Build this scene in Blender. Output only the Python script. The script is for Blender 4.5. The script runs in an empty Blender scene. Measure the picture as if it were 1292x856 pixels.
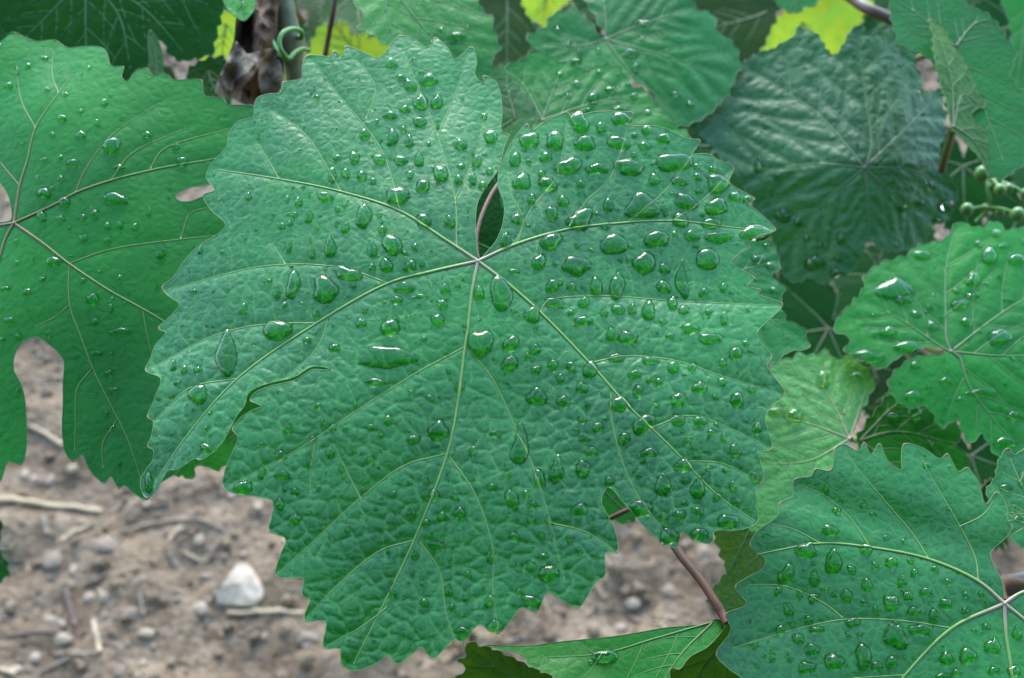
import bpy, math, random
import numpy as np
from mathutils import Vector
from mathutils.kdtree import KDTree
from mathutils.geometry import delaunay_2d_cdt

random.seed(7)
rng = np.random.default_rng(7)
scene = bpy.context.scene
COL = scene.collection

# ------------------------------------------------------------------ camera
W, H = 1292.0, 856.0                      # size of the photograph, used as a ruler for directions
HFOV = math.radians(44.0)
F = W / 2 / math.tan(HFOV / 2)
PITCH = math.radians(45.0)
CAM = np.array([0.0, 0.0, 1.0])
RIGHT = np.array([1.0, 0.0, 0.0])
FWD = np.array([0.0, math.cos(PITCH), -math.sin(PITCH)])
UP = np.array([0.0, math.sin(PITCH), math.cos(PITCH)])
cam_data = bpy.data.cameras.new('camera')
cam = bpy.data.objects.new('camera', cam_data)
COL.objects.link(cam)
cam.location = CAM
cam.rotation_euler = (math.pi / 2 - PITCH, 0, 0)
cam_data.sensor_width = 36.0
cam_data.angle = HFOV
cam_data.clip_start = 0.01
cam_data.clip_end = 500.0
cam_data.dof.use_dof = True
cam_data.dof.focus_distance = 0.308
cam_data.dof.aperture_fstop = 20.0
scene.camera = cam

# ------------------------------------------------------------------ sky, sun, exposure
SUN_EL, SUN_AZ = math.radians(33), math.radians(-6)
world = bpy.data.worlds.new('World')
scene.world = world
world.use_nodes = True
wt = world.node_tree
wt.nodes.clear()
w_out = wt.nodes.new('ShaderNodeOutputWorld')
w_bg = wt.nodes.new('ShaderNodeBackground')
w_sky = wt.nodes.new('ShaderNodeTexSky')
w_sky.sky_type = 'NISHITA'
w_sky.sun_disc = False
w_sky.sun_elevation = SUN_EL
w_sky.sun_rotation = SUN_AZ
w_sky.air_density = 1.2
w_sky.dust_density = 0.3
w_sky.ozone_density = 2.6
w_bg.inputs['Strength'].default_value = 0.15
wt.links.new(w_sky.outputs[0], w_bg.inputs['Color'])
wt.links.new(w_bg.outputs[0], w_out.inputs['Surface'])
sun_data = bpy.data.lights.new('sun', 'SUN')
sun_data.energy = 0.7
sun_data.angle = math.radians(26)
sun_data.color = (1.0, 0.95, 0.86)
sun = bpy.data.objects.new('sun', sun_data)
COL.objects.link(sun)
sun_dir = Vector((math.sin(SUN_AZ) * math.cos(SUN_EL), math.cos(SUN_AZ) * math.cos(SUN_EL), math.sin(SUN_EL)))
sun.rotation_euler = sun_dir.to_track_quat('Z', 'Y').to_euler()
sun.location = (0, 2, 4)
scene.view_settings.view_transform = 'Standard'
scene.view_settings.look = 'None'
scene.view_settings.gamma = 1.0
scene.view_settings.use_curve_mapping = False
scene.view_settings.exposure = 3.02
scene.render.engine = 'CYCLES'
scene.cycles.use_denoising = True
scene.cycles.max_bounces = 10
scene.cycles.transmission_bounces = 8
scene.cycles.diffuse_bounces = 4
scene.cycles.glossy_bounces = 4
scene.cycles.blur_glossy = 0.3
scene.cycles.sample_clamp_indirect = 0.0


# ------------------------------------------------------------------ helpers
def ray(px):
    px = np.atleast_2d(np.asarray(px, float))
    return FWD[None] + np.outer((px[:, 0] - W / 2) / F, RIGHT) + np.outer((H / 2 - px[:, 1]) / F, UP)


def P(x, y, z):
    return CAM + z * ray([[x, y]])[0]


def ground_at(x, y):
    d = ray([[x, y]])[0]
    return CAM + d * (CAM[2] / -d[2])


def lattice(ix, iy, seed):
    n = (ix.astype(np.int64) * 374761393 + iy.astype(np.int64) * 668265263 + seed * 974634533) & 0x7fffffff
    n = ((n ^ (n >> 13)) * 1274126177) & 0x7fffffff
    n = (n ^ (n >> 16)) & 0x7fffffff
    return (n % 100003) / 100003.0


def vnoise(x, y, seed=0):
    x0 = np.floor(x); y0 = np.floor(y)
    fx = x - x0; fy = y - y0
    fx = fx * fx * (3 - 2 * fx); fy = fy * fy * (3 - 2 * fy)
    a = lattice(x0, y0, seed); b = lattice(x0 + 1, y0, seed)
    c = lattice(x0, y0 + 1, seed); d = lattice(x0 + 1, y0 + 1, seed)
    return (a * (1 - fx) + b * fx) * (1 - fy) + (c * (1 - fx) + d * fx) * fy - 0.5


def fbm(x, y, seed=0, octaves=4):
    s = 0; a = 1.0
    for k in range(octaves):
        s = s + a * vnoise(x * 2 ** k, y * 2 ** k, seed + k * 17)
        a *= 0.5
    return s


def catmull(pts, n_per, closed=False):
    """centripetal spline through the points, resampled at about n_per spacing"""
    pts = np.asarray(pts, float)
    n = len(pts)
    out = []
    segs = n if closed else n - 1
    for i in range(segs):
        p1 = pts[i]; p2 = pts[(i + 1) % n]
        p0 = pts[i - 1] if (closed or i > 0) else 2 * p1 - p2
        p3 = pts[(i + 2) % n] if (closed or i + 2 < n) else 2 * p2 - p1
        L = np.linalg.norm(p2 - p1)
        k = max(1, int(round(L / n_per)))
        t01 = max(np.linalg.norm(p1 - p0), 1e-9) ** 0.5
        t12 = max(L, 1e-9) ** 0.5
        t23 = max(np.linalg.norm(p3 - p2), 1e-9) ** 0.5
        m1 = (p2 - p1) + t12 * ((p1 - p0) / t01 - (p2 - p0) / (t01 + t12))
        m2 = (p2 - p1) + t12 * ((p3 - p2) / t23 - (p3 - p1) / (t12 + t23))
        for j in range(k):
            t = j / k
            out.append((2 * t ** 3 - 3 * t ** 2 + 1) * p1 + (t ** 3 - 2 * t ** 2 + t) * m1
                       + (-2 * t ** 3 + 3 * t ** 2) * p2 + (t ** 3 - t ** 2) * m2)
    if not closed:
        out.append(pts[-1])
    return np.array(out)


def inside(pts, poly):
    x1, y1 = poly[:, 0][None], poly[:, 1][None]
    x2, y2 = np.roll(x1, -1, 1), np.roll(y1, -1, 1)
    x, y = pts[:, :1], pts[:, 1:2]
    c = (y1 > y) != (y2 > y)
    dy = np.where(y2 == y1, 1e-12, y2 - y1)
    return (c & (x < (x2 - x1) * (y - y1) / dy + x1)).sum(1) % 2 == 1


def inside_rows(X, Y, poly):
    """points of a grid with constant y per row that lie inside the outline"""
    x1, y1 = poly[:, 0], poly[:, 1]
    x2, y2 = np.roll(x1, -1), np.roll(y1, -1)
    keep = np.zeros(X.shape, bool)
    for i in range(len(X)):
        y = Y[i, 0]
        c = (y1 > y) != (y2 > y)
        xs = np.sort((x2[c] - x1[c]) * (y - y1[c]) / (y2[c] - y1[c]) + x1[c])
        keep[i] = np.searchsorted(xs, X[i]) % 2 == 1
    return keep


def seg_dist(pts, a, b, step):
    """least distance of each point to a set of segments (sampled every step)"""
    samples = []
    for p, q in zip(a, b):
        k = max(1, int(np.linalg.norm(q - p) / step))
        t = np.linspace(0, 1, k + 1)[:, None]
        samples.append(p + (q - p) * t)
    samples = np.vstack(samples)
    kd = KDTree(len(samples))
    for i, p in enumerate(samples.tolist()):
        kd.insert((p[0], p[1], 0.0), i)
    kd.balance()
    f = kd.find
    return np.array([f((p[0], p[1], 0.0))[2] for p in pts.tolist()])


def make_obj(name, verts, faces, mat, parent=None, origin=None, smooth=True, attrs=None):
    verts = np.asarray(verts, float)
    if origin is not None:
        verts = verts - np.asarray(origin)
    me = bpy.data.meshes.new(name)
    me.from_pydata(verts.tolist(), [], faces)
    if smooth:
        me.polygons.foreach_set('use_smooth', [True] * len(me.polygons))
    for k, v in (attrs or {}).items():
        at = me.attributes.new(k, 'FLOAT', 'POINT')
        at.data.foreach_set('value', np.asarray(v, np.float32))
    me.update()
    if mat:
        me.materials.append(mat)
    o = bpy.data.objects.new(name, me)
    COL.objects.link(o)
    if parent is not None:
        o.parent = parent
    elif origin is not None:
        o.location = origin
    return o


def empty(name, loc, label, category, group=None):
    o = bpy.data.objects.new(name, None)
    COL.objects.link(o)
    o.location = loc
    o.empty_display_size = 0.01
    tag(o, label, category, group)
    return o


def tag(o, label, category, group=None, kind=None):
    if label: o['label'] = label
    if category: o['category'] = category
    if group: o['group'] = group
    if kind: o['kind'] = kind
    return o


def tube(pts, radii, sides=6, closed=False, ref=None, flat=1.0):
    pts = np.asarray(pts, float)
    n = len(pts)
    radii = np.broadcast_to(np.asarray(radii, float), (n,))
    if closed:
        tan = np.roll(pts, -1, 0) - np.roll(pts, 1, 0)
    else:
        tan = np.gradient(pts, axis=0)
    tan /= np.maximum(np.linalg.norm(tan, axis=1, keepdims=True), 1e-12)
    if ref is None:
        ref = np.array([0.13, 0.31, 0.94])
        if abs((tan @ ref)).mean() > 0.8:
            ref = np.array([0.9, 0.2, 0.1])
    side = np.cross(tan, ref)
    side /= np.maximum(np.linalg.norm(side, axis=1, keepdims=True), 1e-12)
    upv = np.cross(side, tan)
    V = []
    for k in range(sides):
        a = 2 * math.pi * (k + 0.5) / sides
        V.append(pts + radii[:, None] * (math.cos(a) * side + flat * math.sin(a) * upv))
    V = np.stack(V, 1).reshape(-1, 3)
    faces = []
    for i in range(n if closed else n - 1):
        j = (i + 1) % n
        for k in range(sides):
            l = (k + 1) % sides
            faces.append((i * sides + k, i * sides + l, j * sides + l, j * sides + k))
    if not closed:
        faces.append(tuple(range(sides)))
        faces.append(tuple(reversed(range((n - 1) * sides, n * sides))))
    return V, faces


# ------------------------------------------------------------------ materials
def new_mat(name):
    m = bpy.data.materials.new(name)
    m.use_nodes = True
    nt = m.node_tree
    nt.nodes.clear()
    return m, nt


def N(nt, t, **kw):
    n = nt.nodes.new(t)
    for k, v in kw.items():
        setattr(n, k, v)
    return n


def mixc(nt, fac, a, b, blend='MIX'):
    n = N(nt, 'ShaderNodeMix', data_type='RGBA', blend_type=blend)
    for sock, v in ((n.inputs[0], fac), (n.inputs[6], a), (n.inputs[7], b)):
        if hasattr(v, 'is_output'):
            nt.links.new(v, sock)
        elif isinstance(v, (int, float)):
            sock.default_value = v
        else:
            sock.default_value = (*v, 1.0)
    return n.outputs[2]


def ramp(nt, val, lo, hi, a=0.0, b=1.0):
    n = N(nt, 'ShaderNodeMapRange')
    n.inputs[1].default_value = lo; n.inputs[2].default_value = hi
    n.inputs[3].default_value = a; n.inputs[4].default_value = b
    nt.links.new(val, n.inputs[0])
    return n.outputs[0]


def math_node(nt, op, a, b):
    n = N(nt, 'ShaderNodeMath', operation=op)
    for i, v in enumerate((a, b)):
        if hasattr(v, 'is_output'):
            nt.links.new(v, n.inputs[i])
        else:
            n.inputs[i].default_value = v
    return n.outputs[0]


def leaf_material(name, base, dark=0.7, vein=(0.12, 0.2, 0.06), trans=(0.045, 0.22, 0.010), tfac=0.18,
                  rough=0.40, spec=0.60, cell=0.0028, bump=0.5, net=0.28, blotch=0.0):
    m, nt = new_mat(name)
    out = N(nt, 'ShaderNodeOutputMaterial')
    tc = N(nt, 'ShaderNodeTexCoord')
    warp = N(nt, 'ShaderNodeTexNoise'); warp.inputs['Scale'].default_value = 300
    nt.links.new(tc.outputs['Object'], warp.inputs['Vector'])
    wv = N(nt, 'ShaderNodeVectorMath', operation='SCALE'); wv.inputs['Scale'].default_value = cell * 0.7
    nt.links.new(warp.outputs['Color'], wv.inputs[0])
    addv = N(nt, 'ShaderNodeVectorMath', operation='ADD')
    nt.links.new(tc.outputs['Object'], addv.inputs[0]); nt.links.new(wv.outputs[0], addv.inputs[1])
    vor = N(nt, 'ShaderNodeTexVoronoi', feature='DISTANCE_TO_EDGE')
    vor.inputs['Scale'].default_value = 1.0 / cell
    nt.links.new(addv.outputs[0], vor.inputs['Vector'])
    edge = vor.outputs['Distance']
    big = N(nt, 'ShaderNodeTexNoise'); big.inputs['Scale'].default_value = 22; big.inputs['Detail'].default_value = 3
    nt.links.new(tc.outputs['Object'], big.inputs['Vector'])
    fine = N(nt, 'ShaderNodeTexNoise'); fine.inputs['Scale'].default_value = 900; fine.inputs['Detail'].default_value = 3
    nt.links.new(tc.outputs['Object'], fine.inputs['Vector'])
    at = N(nt, 'ShaderNodeAttribute', attribute_name='vein')
    darkc = tuple(c * dark for c in base)
    light = (min(base[0] * 1.5 + .004, 1), base[1] * 1.22, base[2] * 1.15)
    c = mixc(nt, ramp(nt, big.outputs['Fac'], 0.3, 0.7), darkc, light)
    c = mixc(nt, ramp(nt, fine.outputs['Fac'], 0.35, 0.7, 0, 0.35), c, darkc)
    if blotch > 0:
        bn = N(nt, 'ShaderNodeTexNoise'); bn.inputs['Scale'].default_value = 60; bn.inputs['Detail'].default_value = 4
        nt.links.new(tc.outputs['Object'], bn.inputs['Vector'])
        c = mixc(nt, ramp(nt, bn.outputs['Fac'], 0.55, 0.72, 0, blotch), c, (0.06, 0.20, 0.012))
    netf = ramp(nt, edge, 0.0, 0.11, net, 0.0)
    c = mixc(nt, netf, c, tuple(0.55 * v + 0.45 * b for v, b in zip(vein, light)))
    c = mixc(nt, at.outputs['Fac'], c, vein)
    p = N(nt, 'ShaderNodeBsdfPrincipled')
    nt.links.new(c, p.inputs['Base Color'])
    rr = ramp(nt, fine.outputs['Fac'], 0.3, 0.7, rough - 0.07, rough + 0.1)
    nt.links.new(rr, p.inputs['Roughness'])
    wet = N(nt, 'ShaderNodeAttribute', attribute_name='wet')      # under standing water the leaf skin is index-matched: no gloss of its own
    nt.links.new(ramp(nt, wet.outputs['Fac'], 0.0, 1.0, spec, 0.03), p.inputs['Specular IOR Level'])
    hgt = math_node(nt, 'ADD', ramp(nt, edge, 0.0, 0.35, 0.0, 1.0), math_node(nt, 'MULTIPLY', fine.outputs['Fac'], 0.35))
    bp = N(nt, 'ShaderNodeBump'); bp.inputs['Strength'].default_value = bump
    bp.inputs['Distance'].default_value = cell * 0.09
    nt.links.new(hgt, bp.inputs['Height']); nt.links.new(bp.outputs[0], p.inputs['Normal'])
    tr = N(nt, 'ShaderNodeBsdfTranslucent')
    tcol = mixc(nt, ramp(nt, big.outputs['Fac'], 0.35, 0.65), tuple(v * 0.5 for v in trans), trans)
    mott = N(nt, 'ShaderNodeTexNoise'); mott.inputs['Scale'].default_value = 110; mott.inputs['Detail'].default_value = 4
    nt.links.new(tc.outputs['Object'], mott.inputs['Vector'])
    tcol = mixc(nt, ramp(nt, mott.outputs['Fac'], 0.4, 0.62, 0.0, 0.7), tcol, (trans[0] * 0.35, trans[1] * 0.6, trans[2]))
    tcol = mixc(nt, ramp(nt, edge, 0.0, 0.14, net * 1.5, 0.0), tcol, tuple(v * 0.6 for v in trans))
    tcol = mixc(nt, math_node(nt, 'MULTIPLY', at.outputs['Fac'], 0.6), tcol, tuple(v * 0.6 for v in trans))
    nt.links.new(tcol, tr.inputs['Color'])
    ms = N(nt, 'ShaderNodeMixShader'); ms.inputs[0].default_value = tfac
    nt.links.new(p.outputs[0], ms.inputs[1]); nt.links.new(tr.outputs[0], ms.inputs[2])
    nt.links.new(ms.outputs[0], out.inputs['Surface'])
    return m


def attr_material(name, a, b, attribute='tint', rough=0.5, noise=0.25, scale=400, spec=0.4, bump=0.0):
    m, nt = new_mat(name)
    out = N(nt, 'ShaderNodeOutputMaterial')
    tc = N(nt, 'ShaderNodeTexCoord')
    nz = N(nt, 'ShaderNodeTexNoise'); nz.inputs['Scale'].default_value = scale; nz.inputs['Detail'].default_value = 5
    nt.links.new(tc.outputs['Object'], nz.inputs['Vector'])
    at = N(nt, 'ShaderNodeAttribute', attribute_name=attribute)
    c = mixc(nt, at.outputs['Fac'], a, b)
    c = mixc(nt, ramp(nt, nz.outputs['Fac'], 0.3, 0.7, 0, noise), c, tuple(v * 0.45 for v in a))
    p = N(nt, 'ShaderNodeBsdfPrincipled')
    p.inputs['Roughness'].default_value = rough
    p.inputs['Specular IOR Level'].default_value = spec
    nt.links.new(c, p.inputs['Base Color'])
    if bump:
        bp = N(nt, 'ShaderNodeBump'); bp.inputs['Strength'].default_value = bump
        bp.inputs['Distance'].default_value = 0.001
        nt.links.new(nz.outputs['Fac'], bp.inputs['Height']); nt.links.new(bp.outputs[0], p.inputs['Normal'])
    nt.links.new(p.outputs[0], out.inputs['Surface'])
    return m


def water_material():
    m, nt = new_mat('water')
    out = N(nt, 'ShaderNodeOutputMaterial')
    g = N(nt, 'ShaderNodeBsdfGlass'); g.inputs['IOR'].default_value = 1.333
    g.inputs['Roughness'].default_value = 0.0
    g.inputs['Color'].default_value = (1, 1, 1, 1)
    nt.links.new(g.outputs[0], out.inputs['Surface'])
    return m


WATER = water_material()
M_MAIN = leaf_material('leaf_deep_green', (0.0020, 0.150, 0.0045), dark=0.55, rough=0.36, cell=0.0024, net=0.30, bump=0.32, spec=0.56, vein=(0.085, 0.27, 0.04), blotch=0.16)
M_FLAT = leaf_material('leaf_mid_green', (0.0025, 0.145, 0.0050), vein=(0.0512, 0.1216, 0.0256), rough=0.46, spec=0.24, cell=0.0030, net=0.08, bump=0.25, trans=(0.0384, 0.2304, 0.0096))
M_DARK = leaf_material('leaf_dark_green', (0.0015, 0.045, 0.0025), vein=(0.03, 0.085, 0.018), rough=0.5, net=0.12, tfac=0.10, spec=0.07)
M_RUG = leaf_material('leaf_rugose_green', (0.0018, 0.072, 0.004), vein=(0.032, 0.0896, 0.0192), rough=0.55, spec=0.45, net=0.15, bump=0.5, cell=0.004, tfac=0.14)
M_BLUE = leaf_material('leaf_blue_green', (0.0035, 0.122, 0.012), vein=(0.0384, 0.1024, 0.0256), spec=0.22, rough=0.45, net=0.12, bump=0.3)
M_LIGHT = leaf_material('leaf_light_green', (0.060, 0.29, 0.020), rough=0.42, net=0.15, vein=(0.1408, 0.2688, 0.064), trans=(0.0768, 0.32, 0.0256), tfac=0.3)
M_YELLOW = leaf_material('leaf_yellow_green', (0.07, 0.16, 0.008), rough=0.6, net=0.2, vein=(0.256, 0.288, 0.0768), trans=(0.31, 0.44, 0.03), tfac=0.6, blotch=0.7, spec=0.3)
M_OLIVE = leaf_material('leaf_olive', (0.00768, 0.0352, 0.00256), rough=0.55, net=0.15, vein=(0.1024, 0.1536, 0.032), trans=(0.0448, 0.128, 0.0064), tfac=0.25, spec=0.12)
M_YG = leaf_material('leaf_yellowish', (0.0288, 0.096, 0.00768), rough=0.5, net=0.15, vein=(0.0768, 0.1408, 0.032), trans=(0.1024, 0.256, 0.0064), tfac=0.3, spec=0.3)
M_UNDER = leaf_material('leaf_underside', (0.046, 0.135, 0.018), rough=0.62, net=0.35, vein=(0.1408, 0.256, 0.0768), tfac=0.3, spec=0.25)
M_VEIN = attr_material('vein_pale_green', (0.14, 0.25, 0.04), (0.30, 0.21, 0.125), noise=0.2)
M_VEIN_RED = attr_material('vein_red_brown', (0.11, 0.18, 0.022), (0.15, 0.078, 0.025), noise=0.2)
M_VEIN_BACK = attr_material('vein_soft_green', (0.055, 0.145, 0.024), (0.11, 0.12, 0.045), noise=0.2)
M_MARGIN = attr_material('margin_pale', (0.11, 0.21, 0.035), (0.30, 0.13, 0.07), noise=0.3)
M_MARGIN_DARK = attr_material('margin_green', (0.05, 0.12, 0.02), (0.13, 0.09, 0.035), noise=0.3)
M_RED = attr_material('petiole_red', (0.080, 0.016, 0.009), (0.0448, 0.0384, 0.00896), noise=0.4, rough=0.6, spec=0.25)
M_PETIOLE = attr_material('petiole_green', (0.0768, 0.1408, 0.0256), (0.128, 0.0512, 0.0256), noise=0.3)


# ------------------------------------------------------------------ leaves
def smooth01(x):
    x = np.clip(x, 0, 1)
    return x * x * (3 - 2 * x)


class Leaf:
    def __init__(self, label, outline, junction, z, tilt=(0.0, 0.47), veins=(), macro=None, mat=M_DARK, vein_mat=M_VEIN_BACK,
                 margin_mat=M_MARGIN_DARK, spacing=5.0, cell=26.0, bul=(0.35, 0.22), vein_r=(1.4, 0.5), sec_r=(0.8, 0.3),
                 auto=True, seed=0, tip_tint=1.0, petiole=True, petiole_mat=None, group='grapevine leaves', name='vine_leaf',
                 margin_r=0.5, category='leaf', tert=0.28, teeth=None, lower=0.0, no_tip=None, petiole_r=0.0002):
        self.label, self.seed, self.name = label, seed, name
        self.S = z / F                                # metres per photograph pixel at the leaf
        n = np.array([tilt[0], tilt[1], 1.0]); n /= np.linalg.norm(n)
        self.n = n[0] * RIGHT + n[1] * UP - n[2] * FWD
        e1 = RIGHT - self.n * (self.n @ RIGHT); self.e1 = e1 / np.linalg.norm(e1)
        self.e2 = np.cross(self.n, self.e1)
        self.O = P(junction[0], junction[1], z)
        self.macro_f = macro or (lambda U, V: -0.020 * (U * U + V * V))
        self.wob = seed * 13.7
        self.spacing = spacing * self.S
        self.cell = cell * self.S
        self.bul = bul
        self.kd = None
        self.feet = []
        self.lower = lower
        out_px = np.array(outline, float)
        # tooth tips: sharp corners pointing outwards
        area = np.sum(out_px[:, 0] * np.roll(out_px[:, 1], -1) - np.roll(out_px[:, 0], -1) * out_px[:, 1])
        a = out_px - np.roll(out_px, 1, 0); b = np.roll(out_px, -1, 0) - out_px
        cr = (a[:, 0] * b[:, 1] - a[:, 1] * b[:, 0]) * np.sign(area)
        ang = np.arctan2(cr, np.einsum('ij,ij->i', a, b))
        tips = out_px[ang > math.radians(52)]
        if no_tip is not None:
            tips = tips[np.linalg.norm(tips - np.array(no_tip), axis=1) > 55]
        sm = catmull(out_px, spacing, True)
        if teeth:
            sm = catmull(out_px, min(spacing, teeth[1] / 4), True)
            tn = np.roll(sm, -1, 0) - np.roll(sm, 1, 0)
            tn /= np.maximum(np.linalg.norm(tn, axis=1, keepdims=True), 1e-9)
            arc = np.cumsum(np.linalg.norm(sm - np.roll(sm, 1, 0), axis=1)) / teeth[1]
            arc = arc + 0.8 * vnoise(arc * 0.4, np.full(len(arc), seed * 3.3), 9)
            fr = arc % 1.0
            saw = np.where(fr < 0.7, fr / 0.7, (1 - fr) / 0.3) * (0.6 + 0.8 * lattice(np.floor(arc), np.floor(arc) * 0, seed))
            sm = sm + np.stack([tn[:, 1], -tn[:, 0]], 1) * np.sign(area) * ((saw - 0.45) * teeth[0])[:, None]
            keep = np.linalg.norm(sm - np.array(junction), axis=1) > 0
            sm = sm[keep]
        self.poly = self.to_uv(sm)
        tips_uv = self.to_uv(tips) if len(tips) else np.zeros((0, 2))
        # veins
        vlist = []                                     # (uv points, r0, r1, tint0, tint1)
        for v in veins:
            lvl = 0
            if isinstance(v, tuple) and isinstance(v[0], str):
                lvl = 1; v = v[1]
            uv = self.to_uv(catmull(np.array(v, float), 9.0))
            vlist.append([uv, lvl])
        if auto:
            vlist += self.auto_secondaries([v for v in vlist if v[1] == 0])
        sa, sb, lv = [], [], []
        for uv, lvl in vlist:
            k = uv[::2] if len(uv) > 4 else uv
            if not np.allclose(k[-1], uv[-1]): k = np.vstack([k, uv[-1]])
            sa.append(k[:-1]); sb.append(k[1:])
        self.sa = np.vstack(sa) if sa else np.zeros((0, 2)); self.sb = np.vstack(sb) if sb else np.zeros((0, 2))
        # blade
        lo, hi = self.poly.min(0), self.poly.max(0)
        s = self.spacing
        gx = np.arange(lo[0], hi[0], s); gy = np.arange(lo[1], hi[1], s * 0.866)
        X, Y = np.meshgrid(gx, gy)
        X = X + (np.arange(len(gy)) % 2)[:, None] * s / 2
        Y = Y + np.zeros_like(X)
        kp = inside_rows(X, Y, self.poly)
        pts = np.stack([X[kp], Y[kp]], 1)
        pts += rng.uniform(-0.12, 0.12, pts.shape) * s
        d = seg_dist(pts, self.poly, np.roll(self.poly, -1, 0), s * 0.4)
        pts = pts[d > 0.45 * s]
        allp = np.vstack([self.poly, pts]) * 1000.0
        m = len(self.poly)
        res = delaunay_2d_cdt([Vector(p) for p in allp.tolist()], [(i, (i + 1) % m) for i in range(m)],
                              [list(range(m))], 1, 1e-5)
        uv = np.array([tuple(v) for v in res[0]]) / 1000.0
        tris = [tuple(f) for f in res[2]]
        a3 = [(uv[t[1]] - uv[t[0]], uv[t[2]] - uv[t[0]]) for t in tris[:20]]
        if sum(p[0] * q[1] - p[1] * q[0] for p, q in a3) < 0:
            tris = [t[::-1] for t in tris]
        h, ve = self.relief(uv)
        V = self.place(uv, h)
        self.root = empty(name, self.place(np.zeros((1, 2)), self.macro(np.zeros((1, 2))))[0], label, category, group)
        org = np.array(self.root.location)
        self.org = org
        self.blade_uv = uv
        self.blade = make_obj('blade', V, tris, mat, self.root, org, attrs={'vein': np.clip(ve * tert / 0.28, 0, 1)})
        # margin
        mh, _ = self.relief(self.poly)
        mp = self.place(self.poly, mh)
        mr = np.full(len(mp), margin_r * self.S)
        tint = np.zeros(len(mp))
        if len(tips_uv):
            dt = np.sqrt(((self.poly[:, None] - tips_uv[None]) ** 2).sum(2)).min(1) / self.S
            tint = np.exp(-(dt / 3.0) ** 2) * tip_tint
            mr = mr * (1 + 1.1 * tint)
        MV, MF = tube(mp, mr, 5, True, ref=self.n)
        make_obj('margin', MV, MF, margin_mat, self.root, org, attrs={'tint': np.repeat(tint, 5)})
        # vein tubes
        for uvp, lvl in vlist:
            r0, r1 = (vein_r if lvl == 0 else sec_r)
            uvp2 = catmull(uvp, 4 * self.S)
            hh, _ = self.relief(uvp2)
            t = np.linspace(0, 1, len(uvp2))
            rr = (r0 * (1 - t) ** 0.9 + r1 * t ** 0.9) * self.S
            pp = self.place(uvp2, hh + 0.25 * rr)
            dj = np.linalg.norm(uvp2, axis=1) / self.S
            tv = np.exp(-(dj / 34.0) ** 2)
            if vein_mat is M_VEIN_RED:
                tv = np.clip(1 - dj / 170.0, 0, 1)
            VV, VF = tube(pp, rr, 6, ref=self.n, flat=0.75)
            make_obj('vein', VV, VF, vein_mat, self.root, org, attrs={'tint': np.repeat(tv, 6)})
        # leaf stalk
        if petiole:
            if petiole is True:
                j = self.O
                path = [j - self.n * 0.0004, j - self.n * 0.008 + self.e2 * 0.004, j - self.n * 0.03 + self.e2 * 0.02 + FWD * 0.01,
                        j - self.n * 0.05 + self.e2 * 0.03 + FWD * 0.06]
            else:
                path = [P(*p) for p in petiole]
            path = catmull(np.array(path), 0.004)
            rr = np.linspace(6.0, 7.0, len(path)) * petiole_r
            VV, VF = tube(path, rr, 8)
            make_obj('petiole', VV, VF, petiole_mat or M_PETIOLE, self.root, org,
                     attrs={'tint': np.repeat(np.linspace(0.1, 0.8, len(path)), 8)})

    def kd_dist(self, uv):
        if self.kd is None:
            sm = [p + (q - p) * np.linspace(0, 1, max(1, int(np.linalg.norm(q - p) / (self.S * 0.8))) + 1)[:, None] for p, q in zip(self.sa, self.sb)]
            sm = np.vstack(sm)
            self.kd = KDTree(len(sm))
            for i, p in enumerate(sm.tolist()):
                self.kd.insert((p[0], p[1], 0.0), i)
            self.kd.balance()
        f = self.kd.find
        return np.array([f((p[0], p[1], 0.0))[2] for p in uv.tolist()])

    def macro(self, uv):
        k = 400 * self.S
        U, V = uv[:, 0] / k, uv[:, 1] / k
        return (self.macro_f(U, V) + 0.030 * fbm(U * 2.2 + self.wob, V * 2.2 + 3.1, 5 + self.seed, 2)) * k

    def to_uv(self, px):
        r = ray(px)
        h = np.zeros(len(r))
        for _ in range(8):
            t = ((self.O - CAM) @ self.n + h) / (r @ self.n)
            X = CAM + r * t[:, None] - self.O
            uv = np.stack([X @ self.e1, X @ self.e2], 1)
            h = 0.35 * h + 0.65 * self.macro(uv)
        return uv

    def place(self, uv, h):
        return self.O + np.outer(uv[:, 0], self.e1) + np.outer(uv[:, 1], self.e2) + np.outer(h, self.n)

    def relief(self, uv):
        """full surface height and how much of a vein runs there"""
        S = self.S
        h = self.macro(uv)
        D = self.kd_dist(uv) / S if len(self.sa) else np.full(len(uv), 60.0)
        # net of small veins: cells lie across the rays from the stalk
        c = self.cell
        r = np.maximum(np.linalg.norm(uv, axis=1), 1e-6)
        gx = np.floor(uv[:, 0] / c); gy = np.floor(uv[:, 1] / c)
        f1 = np.full(len(uv), 1e9); f2 = np.full(len(uv), 1e9)
        rx, ry = uv[:, 0] / r, uv[:, 1] / r
        wu = uv + np.stack([vnoise(uv[:, 0] / c * 1.3, uv[:, 1] / c * 1.3, 91), vnoise(uv[:, 0] / c * 1.3 + 9, uv[:, 1] / c * 1.3, 92)], 1) * c * 0.45
        for i in range(-2, 3):
            for j in range(-2, 3):
                cx, cy = gx + i, gy + j
                sx = (cx + 0.1 + 0.8 * lattice(cx, cy, 11 + self.seed)) * c
                sy = (cy + 0.1 + 0.8 * lattice(cx, cy, 29 + self.seed)) * c
                dx, dy = wu[:, 0] - sx, wu[:, 1] - sy
                dr = dx * rx + dy * ry
                dt = -dx * ry + dy * rx
                d = np.sqrt(dr * dr * 1.9 + dt * dt * 0.8)
                f2 = np.where(d < f1, f1, np.minimum(f2, d))
                f1 = np.minimum(f1, d)
        e = (f2 - f1) / S
        pil = (1 - np.exp(-e / 5.0)) * (1 + self.lower * smooth01(0.15 - uv[:, 1] / S / 260))
        h = h + (self.bul[0] * (1 - np.exp(-D / 11.0)) + self.bul[1] * pil * (1 - np.exp(-D / 5.0))) * 0.001
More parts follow.
